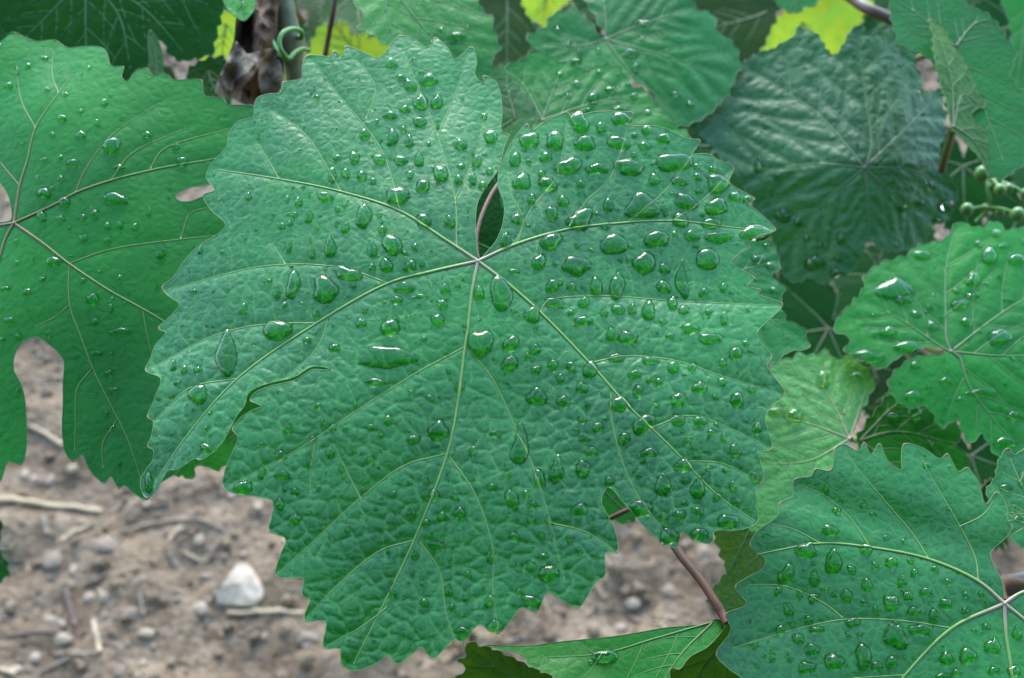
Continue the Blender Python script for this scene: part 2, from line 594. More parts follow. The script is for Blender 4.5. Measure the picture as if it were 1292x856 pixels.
        h = h + 0.00009 * vnoise(uv[:, 0] / S / 17 + 3, uv[:, 1] / S / 17, 61) * (self.bul[1] / 0.22)
        ve = 0.30 * np.exp(-(e / 1.7) ** 2) * (0.35 + 0.65 * lattice(gx * 0 + np.floor(uv[:, 0] / c / 2), np.floor(uv[:, 1] / c / 2), 3)) + 0.14 * np.exp(-(D / 2.2) ** 2)
        return h, ve

    def auto_secondaries(self, prim):
        res = []
        for uv, _ in prim:
            L = np.linalg.norm(uv[-1] - uv[0])
            for t, sgn in ((0.22, 1), (0.3, -1), (0.45, 1), (0.52, -1), (0.68, 1), (0.74, -1)):
                i = int(t * (len(uv) - 1))
                if i + 1 >= len(uv): continue
                d = uv[i + 1] - uv[i]
                d = d / max(np.linalg.norm(d), 1e-9)
                a = sgn * math.radians(48)
                d0 = np.array([d[0] * math.cos(a) - d[1] * math.sin(a), d[0] * math.sin(a) + d[1] * math.cos(a)])
                ln = L * 0.55 * (1 - 0.55 * t)
                q = np.array([uv[i] + d0 * ln * s + d * ln * 0.25 * s * s for s in np.linspace(0, 1, 7)])
                ok = inside(q, self.poly)
                q = q[:max(0, np.argmin(ok)) if not ok.all() else 7]
                if len(q) >= 3:
                    res.append([q, 1])
        return res


def template(jx, jy, size, rot, seed):
    """outline and main veins of a five-lobed vine leaf, in photograph pixels"""
    rr = random.Random(seed)
    rot = math.radians(rot)
    keys = [(0, 1.0), (28, .70), (52, .93), (80, .62), (108, .78), (140, .60), (160, .42), (176, .10)]
    out = []
    M = 64
    for k in range(-M, M + 1):
        a = 176.0 * k / M
        b = abs(a)
        for (a0, r0), (a1, r1) in zip(keys, keys[1:]):
            if a0 <= b <= a1:
                t = (b - a0) / (a1 - a0)
                r = r0 + (r1 - r0) * (t * t * (3 - 2 * t)); break
        if b < 160:
            r *= (1.05 if k % 3 == 0 else 0.96 if k % 3 == 1 else 0.93) + rr.uniform(-.02, .02)
        an = math.radians(a) + rot
        out.append((jx + size * r * math.sin(an), jy + size * r * math.cos(an)))
    veins = []
    for a, r in ((0, .95), (52, .86), (-52, .86), (108, .7), (-108, .7)):
        an = math.radians(a) + rot
        veins.append([(jx + size * r * s * math.sin(an + .08 * s), jy + size * r * s * math.cos(an + .08 * s)) for s in (0, .33, .66, 1)])
    return out, veins


# ------------------------------------------------------------------ the ground
def ground_height(x, y):
    h = 0.020 * fbm(x * 5 + 3, y * 5 + 8, 3, 3) + 0.022 * fbm(x * 20, y * 20, 41, 4)
    return h


def soil_material():
    m, nt = new_mat('soil')
    out = N(nt, 'ShaderNodeOutputMaterial')
    tc = N(nt, 'ShaderNodeTexCoord')
    def noise(scale, detail=6):
        n = N(nt, 'ShaderNodeTexNoise'); n.inputs['Scale'].default_value = scale; n.inputs['Detail'].default_value = detail
        nt.links.new(tc.outputs['Object'], n.inputs['Vector'])
        return n.outputs['Fac']
    c = mixc(nt, ramp(nt, noise(9), 0.3, 0.7), (0.115, 0.074, 0.041), (0.20, 0.138, 0.082))
    c = mixc(nt, ramp(nt, noise(55), 0.45, 0.72, 0, 0.8), c, (0.23, 0.168, 0.11))
    c = mixc(nt, ramp(nt, noise(140), 0.5, 0.75, 0, 0.75), c, (0.0576, 0.04096, 0.02816))
    p = N(nt, 'ShaderNodeBsdfPrincipled'); p.inputs['Roughness'].default_value = 0.95
    p.inputs['Specular IOR Level'].default_value = 0.15
    nt.links.new(c, p.inputs['Base Color'])
    bp = N(nt, 'ShaderNodeBump'); bp.inputs['Strength'].default_value = 0.9; bp.inputs['Distance'].default_value = 0.01
    nt.links.new(noise(120, 8), bp.inputs['Height']); nt.links.new(bp.outputs[0], p.inputs['Normal'])
    nt.links.new(p.outputs[0], out.inputs['Surface'])
    return m


M_SOIL = soil_material()
ax = np.concatenate([-np.geomspace(80, 1.1, 26), np.linspace(-1.05, 1.05, 240), np.geomspace(1.1, 80, 26)])
ay = np.concatenate([0.9 - np.geomspace(80, 0.95, 26), np.linspace(0.0, 2.6, 280), 2.6 + np.geomspace(0.02, 80, 30)])
GX, GY = np.meshgrid(ax, ay)
GZ = ground_height(GX, GY)
nx, ny = len(ax), len(ay)
idx = np.arange(nx * ny).reshape(ny, nx)
gf = np.stack([idx[:-1, :-1], idx[:-1, 1:], idx[1:, 1:], idx[1:, :-1]], -1).reshape(-1, 4).tolist()
ground = make_obj('ground', np.stack([GX.ravel(), GY.ravel(), GZ.ravel()], 1), gf, M_SOIL)
ground['kind'] = 'structure'

ICO = None


def ico_base():
    global ICO
    if ICO is None:
        t = (1 + 5 ** .5) / 2
        v = [(-1, t, 0), (1, t, 0), (-1, -t, 0), (1, -t, 0), (0, -1, t), (0, 1, t), (0, -1, -t), (0, 1, -t), (t, 0, -1), (t, 0, 1), (-t, 0, -1), (-t, 0, 1)]
        f = [(0, 11, 5), (0, 5, 1), (0, 1, 7), (0, 7, 10), (0, 10, 11), (1, 5, 9), (5, 11, 4), (11, 10, 2), (10, 7, 6), (7, 1, 8), (3, 9, 4), (3, 4, 2), (3, 2, 6), (3, 6, 8), (3, 8, 9), (4, 9, 5), (2, 4, 11), (6, 2, 10), (8, 6, 7), (9, 8, 1)]
        def sub(v, f):
            v = [np.array(p, float) / np.linalg.norm(p) for p in v]; c = {}; nf = []
            def mid(a, b):
                k = (min(a, b), max(a, b))
                if k not in c:
                    m = v[a] + v[b]; v.append(m / np.linalg.norm(m)); c[k] = len(v) - 1
                return c[k]
            for a, b, d in f:
                x, y, z = mid(a, b), mid(b, d), mid(d, a)
                nf += [(a, x, z), (b, y, x), (d, z, y), (x, y, z)]
            return v, nf
        v1, f1 = sub(v, f)
        v2, f2 = sub(v1, f1)
        ICO = (np.array(v1), f1, np.array(v2), f2)
    return ICO


def stone_verts(fine, sx, sy, sz, seed, angular=0.25):
    v1, f1, v2, f2 = ico_base()
    v, f = (v2, f2) if fine else (v1, f1)
    r = np.random.default_rng(seed)
    v = v.copy()
    for _ in range(7):                               # chip off flat facets
        d = r.normal(size=3); d /= np.linalg.norm(d)
        k = r.uniform(0.62, 0.9)
        e = v @ d
        v -= np.outer(np.maximum(e - k, 0) * (0.6 + angular), d)
    v *= (1 + 0.12 * vnoise(v[:, 0] * 2 + seed, v[:, 1] * 2 + v[:, 2], 7))[:, None]
    return v * np.array([sx, sy, sz]), f


def flat_mat(name, a, b, scale=120, rough=0.9, bump=0.4):
    m, nt = new_mat(name)
    out = N(nt, 'ShaderNodeOutputMaterial')
    tc = N(nt, 'ShaderNodeTexCoord')
    nz = N(nt, 'ShaderNodeTexNoise'); nz.inputs['Scale'].default_value = scale; nz.inputs['Detail'].default_value = 6
    nt.links.new(tc.outputs['Object'], nz.inputs['Vector'])
    c = mixc(nt, ramp(nt, nz.outputs['Fac'], 0.32, 0.68), a, b)
    p = N(nt, 'ShaderNodeBsdfPrincipled'); p.inputs['Roughness'].default_value = rough
    p.inputs['Specular IOR Level'].default_value = 0.2
    nt.links.new(c, p.inputs['Base Color'])
    bp = N(nt, 'ShaderNodeBump'); bp.inputs['Strength'].default_value = bump; bp.inputs['Distance'].default_value = 0.004
    nt.links.new(nz.outputs['Fac'], bp.inputs['Height']); nt.links.new(bp.outputs[0], p.inputs['Normal'])
    nt.links.new(p.outputs[0], out.inputs['Surface'])
    return m


M_STONE = flat_mat('pale_stone', (0.23, 0.166, 0.105), (0.32, 0.242, 0.165))
M_WHITE = flat_mat('white_stone', (0.31, 0.235, 0.16), (0.41, 0.32, 0.23))
M_STONE2 = flat_mat('grey_stone', (0.15, 0.107, 0.070), (0.22, 0.162, 0.11))
M_STRAW = flat_mat('straw_pale', (0.26, 0.187, 0.10), (0.34, 0.255, 0.15), 60, 0.7)
M_STRAW2 = flat_mat('straw_grey', (0.15, 0.108, 0.072), (0.22, 0.168, 0.115), 60, 0.8)
M_STRAW3 = flat_mat('straw_brown', (0.1024, 0.0608, 0.0416), (0.1664, 0.1152, 0.0832), 60, 0.8)

# crumbs of earth and fine gravel, too many to count
cv, cf, base = [], [], 0
CX, CY = rng.uniform(-0.75, 0.75, 11000), rng.uniform(0.25, 1.9, 11000)
CZ = ground_height(CX, CY)
STOCK = [stone_verts(False, 1, 1, 1, k) for k in range(40)]
for k in range(11000):
    x, y = CX[k], CY[k]
    s = min(0.0014 * math.exp(rng.normal(0.35, 0.62)), 0.008)
    v, f = STOCK[k % 40]
    v = v * np.array([s * rng.uniform(.8, 1.4), s * rng.uniform(.8, 1.4), s * rng.uniform(.5, .9)])
    a = rng.uniform(0, 6.28)
    R2 = np.array([[math.cos(a), -math.sin(a), 0], [math.sin(a), math.cos(a), 0], [0, 0, 1]])
    v = v @ R2.T + np.array([x, y, CZ[k] + s * 0.25])
    cv.append(v); cf += [(a_ + base, b_ + base, c_ + base) for a_, b_, c_ in f]; base += len(v)
crumbs = make_obj('soil_crumbs', np.vstack(cv), cf, M_SOIL)
tag(crumbs, 'loose brown soil crumbs and fine gravel scattered over the ground', 'soil', kind='stuff')
cv, cf, base = [], [], 0
CX, CY = rng.uniform(-0.75, 0.75, 2600), rng.uniform(0.25, 1.9, 2600)
CZ = ground_height(CX, CY)
for k in range(2600):
    x, y = CX[k], CY[k]
    s = min(0.0011 * math.exp(rng.normal(0.4, 0.55)), 0.005)
    v, f = STOCK[k % 40]
    v = v * np.array([s * 1.3, s, s * .7])
    a = rng.uniform(0, 6.28)
    R2 = np.array([[math.cos(a), -math.sin(a), 0], [math.sin(a), math.cos(a), 0], [0, 0, 1]])
    v = v @ R2.T + np.array([x, y, CZ[k] + s * 0.3])
    cv.append(v); cf += [(a_ + base, b_ + base, c_ + base) for a_, b_, c_ in f]; base += len(v)
grit = make_obj('pale_grit', np.vstack(cv), cf, M_STONE)
tag(grit, 'pale grit grains scattered over the brown soil', 'grit', kind='stuff')


def on_ground(px, py):
    g = ground_at(px, py)
    for _ in range(3):
        z = float(ground_height(np.array([g[0]]), np.array([g[1]]))[0])
        d = ray([[px, py]])[0]
        g = CAM + d * ((CAM[2] - z) / -d[2])
    return g


def c4(x, y):                                       # measured in an enlarged view of the lower left corner
    return x / 3.005, 620 + y / 3.005


# short bits of chaff, too small and many to count
cv, cf, base = [], [], 0
for k in range(800):
    x, y = rng.uniform(-0.7, 0.7), rng.uniform(0.3, 1.7)
    L, a, wd = rng.uniform(0.006, 0.03), rng.uniform(0, math.pi), rng.uniform(0.0004, 0.0012)
    q = np.array([[x, y], [x + L * math.cos(a) * .5, y + L * math.sin(a) * .5], [x + L * math.cos(a + .15), y + L * math.sin(a + .15)]])
    gz = ground_height(q[:, 0], q[:, 1])
    v, f = tube(np.column_stack([q, gz + 0.002]), wd, 4)
    cv.append(v); cf += [tuple(i_ + base for i_ in t) for t in f]; base += len(v)
chaff = make_obj('straw_chaff', np.vstack(cv), cf, M_STRAW)
tag(chaff, 'fine straw chaff scattered over the soil', 'chaff', kind='stuff')

STONES = [  # px, py, w, h in photograph pixels, material, label
    (303, 743, 64, 54, M_WHITE, 'large pale three-cornered stone on bare soil left of central leaf tip'),
    (*c4(757, 450), 22, 17, M_STONE, 'pale pebble just left of the large pale stone'),
    (*c4(395, 405), 17, 15, M_STONE, 'right one of two small pale pebbles lying side by side'),
    (*c4(343, 407), 16, 13, M_STONE, 'left one of two small pale pebbles lying side by side'),
    (*c4(500, 470), 22, 17, M_STONE2, 'greyish pebble between the pebble pair and the large stone'),
    (*c4(240, 567), 22, 16, M_STONE, 'pale pebble between two white straw bits near bottom left'),
    (*c4(200, 490), 25, 11, M_STONE, 'flat pale pebble beside the pinkish straw stub'),
    (*c4(400, 212), 32, 22, M_STONE2, 'broad dull clod above the bare middle of soil'),
    (*c4(195, 270), 26, 22, M_STONE2, 'round dull stone below the short slanting straw'),
    (*c4(755, 187), 13, 14, M_STONE, 'small pale pebble under the curved grey twig'),
    (*c4(280, 302), 11, 15, M_STONE, 'tiny pale pebble right of the round dull stone'),
    (*c4(1165, 565), 28, 18, M_STONE2, 'dull stone close to the central leaf edge at the bottom'),
    (*c4(455, 687), 15, 13, M_STONE2, 'small stone at bottom edge of the picture'),
    (*c4(560, 540), 22, 11, M_STONE, 'flat pale chip on the lower bare soil'),
    (798, 763, 20, 15, M_STONE, 'pale pebble on soil beneath the right lobe, above the folded leaf'),
    (783, 795, 17, 14, M_STONE, 'pale pebble touching the upper rim of the folded bottom leaf'),
    (845, 748, 17, 16, M_STONE2, 'dull pebble left of the red leaf stalk'),
    (889, 700, 24, 20, M_STONE2, 'large dull stone right of the red leaf stalk'),
    (778, 705, 19, 16, M_STONE2, 'dull stone at right tip of the central lobe'),
    (31, 600, 10, 14, M_STONE, 'leftmost of three white pebbles under the left leaf'),
    (43, 607, 11, 14, M_STONE, 'middle of three white pebbles under the left leaf'),
    (64, 607, 12, 13, M_STONE, 'rightmost of three white pebbles under the left leaf'),
]
for i, (px, py, w, h, m, lab) in enumerate(STONES):
    g = on_ground(px, py)
    s = np.linalg.norm(g - CAM) / F * 0.97
    if i == 0:                                       # a broken stone with a flat three-cornered face
        ring = np.array([on_ground(*p) for p in [(270, 762), (276, 750), (287, 734), (300, 716), (309, 712), (317, 716), (326, 730), (334, 748), (333, 760), (322, 767), (300, 769), (281, 768)]]) - g
        k = len(ring)
        rr_ = np.random.default_rng(3)
        mid_ = ring * 0.93 + np.array([0, 0, 0.005]) + rr_.normal(0, 0.0006, ring.shape)
        face = ring * 0.74 + np.array([0, 0.001, 0.009]) + np.outer(ring[:, 1], [0, 0, 0.05]) + rr_.normal(0, 0.0008, ring.shape)
        v = np.vstack([ring - np.array([0, 0, 0.01]), mid_, face, face.mean(0)[None] + np.array([0, 0, 0.0012])])
        f = [(a_ * k + j, a_ * k + (j + 1) % k, (a_ + 1) * k + (j + 1) % k, (a_ + 1) * k + j) for a_ in (0, 1) for j in range(k)]
        f += [(2 * k + j, 2 * k + (j + 1) % k, 3 * k) for j in range(k)]
    else:
        v, f = stone_verts(True, 0.55 * w * s, 0.62 * h * s, 0.36 * h * s, 50 + i)
    o = make_obj('stone', v + g + np.array([0, 0, 0.12 * h * s if i else 0.0]), f, m, None, g, smooth=(i != 0))
    tag(o, lab, 'stone', 'stones lying on the soil')

STRAWS = [  # ends, width, material, label
    ([(-8, 632), (60, 640), (130, 648)], 12, M_STRAW, 'thick pale straw stalk running in from the left edge'),
    ([c4(240, 190), c4(355, 125)], 9, M_STRAW, 'short pale straw slanting up below the thick stalk'),
    ([c4(160, 90), c4(180, 165)], 7, M_STRAW2, 'short upright grey straw crossing under the thick stalk'),
    ([c4(460, 158), c4(560, 130), c4(650, 115), c4(850, 150)], 6, M_STRAW2, 'curved grey twig arching over the soil'),
    ([c4(640, 190), c4(700, 130)], 8, M_STRAW, 'short pinkish straw leaning on the curved twig'),
    ([c4(690, 230), c4(765, 270)], 6, M_STRAW, 'short pale straw left of the grey slanting bit'),
    ([c4(780, 270), c4(850, 175)], 6, M_STRAW2, 'grey straw bit slanting above the large stone'),
    ([c4(310, 360), c4(410, 315)], 4, M_STRAW2, 'thin grey straw above the pair of pebbles'),
    ([c4(245, 355), c4(285, 510)], 8, M_STRAW3, 'pinkish brown straw stub left of the pebble pair'),
    ([c4(355, 485), c4(380, 610)], 8, M_STRAW, 'white upright straw stub near bottom left'),
    ([c4(-20, 556), c4(235, 540)], 5, M_STRAW3, 'thin purplish stem lying level at the left edge'),
    ([c4(210, 620), c4(380, 615)], 5, M_STRAW2, 'grey straw lying level below the white stub'),
    ([c4(860, 465), c4(1160, 466)], 9, M_STRAW, 'pale level straw at the foot of the large stone'),
    ([c4(-10, 676), c4(60, 695)], 9, M_STRAW, 'white straw end in the bottom left corner'),
    ([c4(605, 410), c4(690, 412)], 5, M_STRAW2, 'short level grey straw left of the large stone'),
    ([c4(630, 220), c4(665, 285)], 5, M_STRAW2, 'thin grey straw below the arch of the twig'),
    ([c4(150, 690), c4(280, 630)], 5, M_STRAW2, 'grey straw slanting at the bottom edge'),
    ([c4(525, 370), c4(545, 470)], 5, M_STRAW2, 'thin upright grey straw between pebbles'),
    ([(34, 537), (58, 549), (80, 563)], 8, M_STRAW, 'pale straw seen through the gap in the left leaf'),
    ([c4(0, 250), c4(45, 165)], 6, M_STRAW2, 'grey straw slanting at the left edge'),
    ([(792, 776), (806, 786)], 6, M_STRAW3, 'brown straw bit above the folded bottom leaf'),
    ([(690, 735), (712, 726)], 6, M_STRAW, 'short pale straw beside the lowest lobe right side'),
    ([(640, 812), (668, 800)], 5, M_STRAW2, 'grey straw bit under the lowest lobe'),
]
for i, (pp, w, m, lab) in enumerate(STRAWS):
    g = np.array([on_ground(*p) for p in pp])
    s = np.linalg.norm(g[0] - CAM) / F
    pts = catmull(g, 0.006)
    k = len(pts)
    pts = pts + np.stack([0.0008 * vnoise(np.arange(k) * .7, np.full(k, i * 3.3), 5), 0.0008 * vnoise(np.arange(k) * .7, np.full(k, i * 5.1), 6), np.zeros(k)], 1)
    pts[:, 2] = np.maximum(pts[:, 2], ground_height(pts[:, 0], pts[:, 1])) + 0.3 * w * s
    V, Fc = tube(pts, w * s * 0.40 * (1 + 0.2 * vnoise(np.arange(k) * .5, np.full(k, i * 2.0), 8)), 7, flat=0.6)
    org = pts[0]
    o = make_obj('straw_piece', V, Fc, m, None, org)
    tag(o, lab, 'straw', 'straw and twig bits on the soil')


# ------------------------------------------------------------------ unseen vine row added behind the camera to darken the leaf reflections
def added_vine_row():
    n = 9000
    c = np.stack([rng.uniform(-4.5, 4.5, n), rng.normal(-0.95, 0.13, n), rng.uniform(0.35, 2.25, n)], 1)
    c[:, 2] += 0.15 * np.sin(c[:, 0] * 3.1) * (c[:, 2] > 1.8)
    # five-cornered leaves, slightly folded along the midrib
    shape = np.array([(0, -.45, 0), (.5, -.3, .06), (.42, .25, .06), (0, .6, 0), (-.42, .25, .06), (-.5, -.3, .06)])
    yaw = rng.uniform(-1.0, 1.0, n); pit = rng.normal(0.6, 0.5, n); rol = rng.uniform(0, 6.28, n)
    sz = rng.uniform(0.09, 0.16, n)
    V = []
    for k in range(6):
        p = shape[k][None] * sz[:, None]
        x, y, z = p[:, 0], p[:, 1], p[:, 2]
        x, y = x * np.cos(rol) - y * np.sin(rol), x * np.sin(rol) + y * np.cos(rol)
        y, z = y * np.sin(pit) + z * np.cos(pit), y * np.cos(pit) - z * np.sin(pit)
        x, y = x * np.cos(yaw) - y * np.sin(yaw), x * np.sin(yaw) + y * np.cos(yaw)
        V.append(c + np.stack([x, y, z], 1))
    V = np.stack(V, 1).reshape(-1, 3)
    Fc = []
    for i in range(n):
        b = i * 6
        Fc += [(b, b + 1, b + 2, b + 3), (b, b + 3, b + 4, b + 5)]
    o = make_obj('added_vine_row', V, Fc, M_DARK, None, smooth=False)
    tag(o, 'added leafy vine row, unseen behind the camera, darkening leaf reflections', 'vines', kind='stuff')


added_vine_row()

# ------------------------------------------------------------------ the large central leaf


def main_macro(U, V):
    r = lambda x: np.maximum(x, 0)
    h = -0.10 * r(-V - 0.35) ** 2 - 0.16 * r(-U - 0.45) ** 2 - 0.07 * r(V - 0.30) ** 2 - 0.10 * r(U - 0.45) ** 2
    h = h + 0.030 * np.cos(3.1 * U + 0.4) * np.cos(2.3 * V) * np.exp(-(U * U + V * V) * 0.6)
    return h


MAIN_OUT = [(604, 325), (601.5, 310), (600, 279), (603, 256), (616, 233), (628, 216), (637, 184), (642, 172), (633, 167), (633.5, 144.5),
    (631, 118), (623, 102), (610, 98), (611, 108), (605, 103.6), (599, 95), (601.5, 79), (595, 61), (583.5, 69), (573.5, 76), (564, 61), (549, 49),
    (545, 58), (537.7, 61), (528, 54.5), (505, 46.5), (495, 54.5), (482, 72.5), (475.5, 75), (462.4, 69), (436, 60.5), (433.7, 72.5), (421.5, 66),
    (418, 72.5), (402, 71), (387, 72), (382, 86), (380.7, 100), (367.6, 103.6), (357, 106), (354.5, 118), (340, 120), (325, 125), (321, 136), (320, 148), (299, 156),
    (289, 173), (286, 187), (272, 202), (263, 215), (261, 226), (271, 241), (257, 247.5), (266, 265.5), (285, 285), (277.6, 295), (264.7, 303), (246.7, 315.6),
    (231, 333.6), (220, 350), (205, 364), (215, 376), (227.5, 385), (218, 398), (201, 416), (210, 421), (197.6, 435), (190.6, 453), (184.5, 468.7),
    (203, 478.5), (196, 503.7), (187, 528), (193.4, 532), (192, 551), (187.5, 565), (194, 569), (193, 582), (180, 602), (178, 615), (185, 629), (196, 621.5), (209, 599),
    (214.5, 594), (224, 593.5), (248, 579.4), (252, 582), (266, 575), (283, 557), (290, 544), (300, 525), (309, 513), (314, 497.5), (336, 486),
    (372, 476.3), (395, 463.6), (409, 464.6), (415.5, 467), (410, 468.5), (396, 467.5), (373, 480.5), (337, 490), (321, 498.5), (316.5, 506.5), (330, 514), (317, 520), (304, 528.6), (294, 543.5), (301, 553),
    (294, 572), (284, 596), (282.5, 616.5), (300, 624.5), (325, 628), (344.5, 634.6), (343, 655), (340, 671), (360.6, 681), (352.5, 705), (348, 727),
    (366, 730), (382.7, 731), (381.5, 753), (390.7, 757), (384, 784), (411, 785.5), (408.5, 818), (429, 820), (431, 838), (443, 846.5), (471, 840), (491, 828), (499.4, 839),
    (516, 830), (531.6, 817.7), (545.7, 832.5), (562, 818), (574, 807.7), (584, 811), (604, 789.5), (628, 800), (645, 783), (658, 767.4), (676.5, 773), (690.6, 749),
    (710, 759), (729, 767.5), (742, 752), (751, 737), (763, 727), (764, 699), (778.5, 697), (775, 669), (759, 636.6), (760, 626), (767, 616), (789, 638), (819, 671.5),
    (841.6, 688), (853, 692.5), (860, 673), (875, 682.7), (898, 686), (901, 671.5), (920, 671), (939, 668), (955.5, 659.5), (954, 638), (953.7, 615.4), (961.5, 609), (957.4, 578), (955, 572),
    (973.5, 567), (968, 545), (965, 529.5), (970.5, 516.4), (989.5, 497.7), (976, 477), (967, 462), (972.5, 453), (962, 435), (954, 423), (964, 410), (976, 399), (987, 384.5),
    (972, 378), (956, 372), (958.5, 367), (943, 362), (950, 352), (936, 342), (922, 332.6), (934, 320), (946, 313), (938, 308), (956, 298), (978, 291), (971, 282), (946, 260.7), (941, 258), (951.5, 252.5),
    (920, 231), (925.5, 212), (908, 204), (893, 195.5), (874, 193.6), (883, 178.5), (864.6, 175.6), (832, 161), (792.6, 157.6), (798, 144), (783, 142), (747, 143), (720.7, 149.4), (716, 143),
    (691, 153), (670, 166), (665, 158.5), (645.4, 182), (637, 198.5), (629, 218), (629, 238), (635.6, 257), (635.6, 277), (627, 303), (613, 320), (607, 326)]
MAIN_V = [
    [(603, 330), (565, 305), (503, 266), (425, 241), (350, 226), (272, 214)],
    [(603, 330), (545, 343), (490, 358), (400, 408), (300, 478), (240, 545), (196, 608)],
    [(603, 330), (597, 360), (587, 438), (567, 562), (525, 676), (478, 775), (446, 838)],
    [(603, 330), (640, 358), (682, 395), (745, 460), (790, 510), (850, 568), (905, 625), (952, 658)],
    [(603, 330), (650, 309), (715, 290), (770, 283), (850, 279), (930, 288), (972, 291)],
    ('s', [(576, 313), (574, 252), (551, 170), (529, 115), (508, 62)]), ('s', [(505, 266), (481, 190), (425, 118), (394, 76)]),
    ('s', [(574, 252), (600, 195), (612, 140)]), ('s', [(552, 172), (578, 110), (590, 70)]), ('s', [(430, 242), (385, 170), (345, 140)]), ('s', [(462, 150), (474, 115), (455, 78)]),
    ('s', [(352, 226), (325, 180)]),
    ('s', [(490, 358), (430, 338), (335, 336), (212, 366)]), ('s', [(360, 334), (342, 305)]), ('s', [(400, 408), (330, 410), (270, 424), (196, 462)]), ('s', [(415, 402), (400, 440), (365, 473)]),
    ('s', [(300, 478), (240, 490), (196, 530)]),
    ('s', [(587, 438), (520, 474), (430, 532), (370, 571), (290, 612)]), ('s', [(590, 440), (622, 480), (652, 545), (676, 598), (694, 660), (712, 730)]),
    ('s', [(563, 573), (510, 588), (450, 633), (395, 684), (350, 724)]), ('s', [(566, 575), (598, 622), (621, 690), (622, 748), (628, 792)]),
    ('s', [(523, 682), (480, 695), (430, 735), (386, 780)]), ('s', [(528, 682), (554, 720), (563, 775), (572, 802)]), ('s', [(490, 765), (458, 790), (412, 815)]),
    ('s', [(455, 630), (440, 600), (420, 560)]), ('s', [(400, 552), (392, 590), (392, 622)]),
    ('s', [(682, 395), (690, 381), (760, 374), (850, 380), (985, 386)]), ('s', [(745, 458), (790, 450), (850, 455), (920, 478), (986, 497)]), ('s', [(771, 492), (772, 530), (786, 585), (806, 628), (845, 680)]),
    ('s', [(822, 540), (870, 525), (930, 545), (970, 565)]), ('s', [(694, 660), (740, 672), (775, 695)]), ('s', [(862, 582), (910, 585), (958, 608)]),
    ('s', [(648, 310), (660, 278), (645, 246), (640, 215)]), ('s', [(652, 308), (668, 268), (702, 222), (716, 150)]), ('s', [(716, 290), (738, 256), (770, 224), (795, 150)]), ('s', [(790, 282), (840, 240), (880, 185)]),
    ('s', [(850, 279), (890, 250), (922, 216)]),
]
JZ = 0.318
main_leaf = Leaf('large central grapevine leaf covered with water drops, sharpest of all', MAIN_OUT, (603, 330), JZ, (0.02, 0.45), MAIN_V, main_macro,
                 M_MAIN, M_VEIN, M_MARGIN, spacing=2.3, cell=21, bul=(0.40, 0.08), vein_r=(2.3, 0.65), sec_r=(1.0, 0.35), auto=False, seed=1,
                 petiole=[(603, 329, JZ + .0015), (601, 300, JZ + .012), (612, 262, JZ + .024), (634, 228, JZ + .036), (690, 205, JZ + .055), (740, 205, JZ + .075)],
                 petiole_mat=M_RED, margin_r=0.5, tert=0.62, lower=2.8, no_tip=(385, 475), petiole_r=0.00010)

# ------------------------------------------------------------------ the other leaves
LEFT_OUT = [(0, 54), (16.7, 42), (31, 47.5), (46, 52.7), (69, 51), (85, 60.4), (108, 59), (128.5, 61), (136, 69.4), (140, 83.5), (156, 85.5), (154, 99), (160.6, 103),
    (171, 91), (185, 87), (193, 96.4), (203, 93), (213, 96.4), (218, 101.5), (254.4, 102.5), (258, 121), (283, 125.5), (286.5, 132), (322, 136), (336, 160), (318, 200), (285, 228), (258, 235),
    (240, 238), (222, 248), (225, 253.5), (240, 255), (262, 247.6), (300, 256), (318, 290), (300, 340), (305, 400), (270, 440), (280, 500), (235, 540), (230, 590), (200, 612), (185, 631), (168, 621.5), (157, 613), (151, 617), (140, 602), (132, 610),
    (120.5, 602), (112, 590.6), (104, 575), (92.5, 583), (84, 574), (80, 557), (79, 535), (80, 512), (80, 484), (81, 456), (70, 442), (56, 431), (43.5, 426), (28, 433.6), (19.6, 447.7),
    (18, 467), (26.6, 484), (32, 503.7), (33.6, 526), (33.6, 568), (26.6, 587), (11, 583.6), (0, 607.5), (-30, 600), (-60, 560), (-110, 540), (-150, 470), (-140, 400), (-170, 340), (-120, 300), (-40, 284), (2, 281), (14, 278), (15, 267),
    (10, 246), (0, 232), (-30, 215), (-70, 170), (-60, 110), (-40, 70)]
LEFT_V = [[(18, 282), (25, 235), (34, 205), (45, 162), (74, 118), (94, 92)], [(18, 282), (70, 258), (95, 244), (140, 228), (200, 213), (264, 202), (300, 195)],
    [(18, 282), (55, 308), (87, 333), (140, 368), (180, 390), (210, 408), (250, 440)], [(18, 282), (8, 300), (0, 325), (-20, 400), (-10, 520)], [(18, 282), (-40, 292), (-110, 320)],
    ('s', [(45, 162), (28, 130), (20, 88)]), ('s', [(25, 235), (0, 205), (-20, 180)]), ('s', [(95, 244), (106, 218), (140, 172), (205, 128)]), ('s', [(74, 118), (66, 95), (68, 62)]),
    ('s', [(87, 333), (140, 315), (230, 302), (290, 296)]), ('s', [(87, 333), (88, 385), (102, 425), (117, 465), (140, 512), (160, 552), (178, 605)]), ('s', [(180, 390), (184, 415), (192, 450)]),
    ('s', [(117, 465), (98, 490), (95, 540), (94, 568)]), ('s', [(148, 530), (130, 560), (130, 590)]), ('s', [(140, 228), (165, 195), (240, 160)]), ('s', [(190, 213), (205, 190), (300, 160)]),
    ('s', [(88, 385), (70, 400), (45, 412)]), ('s', [(228, 302), (240, 270), (262, 262)])]
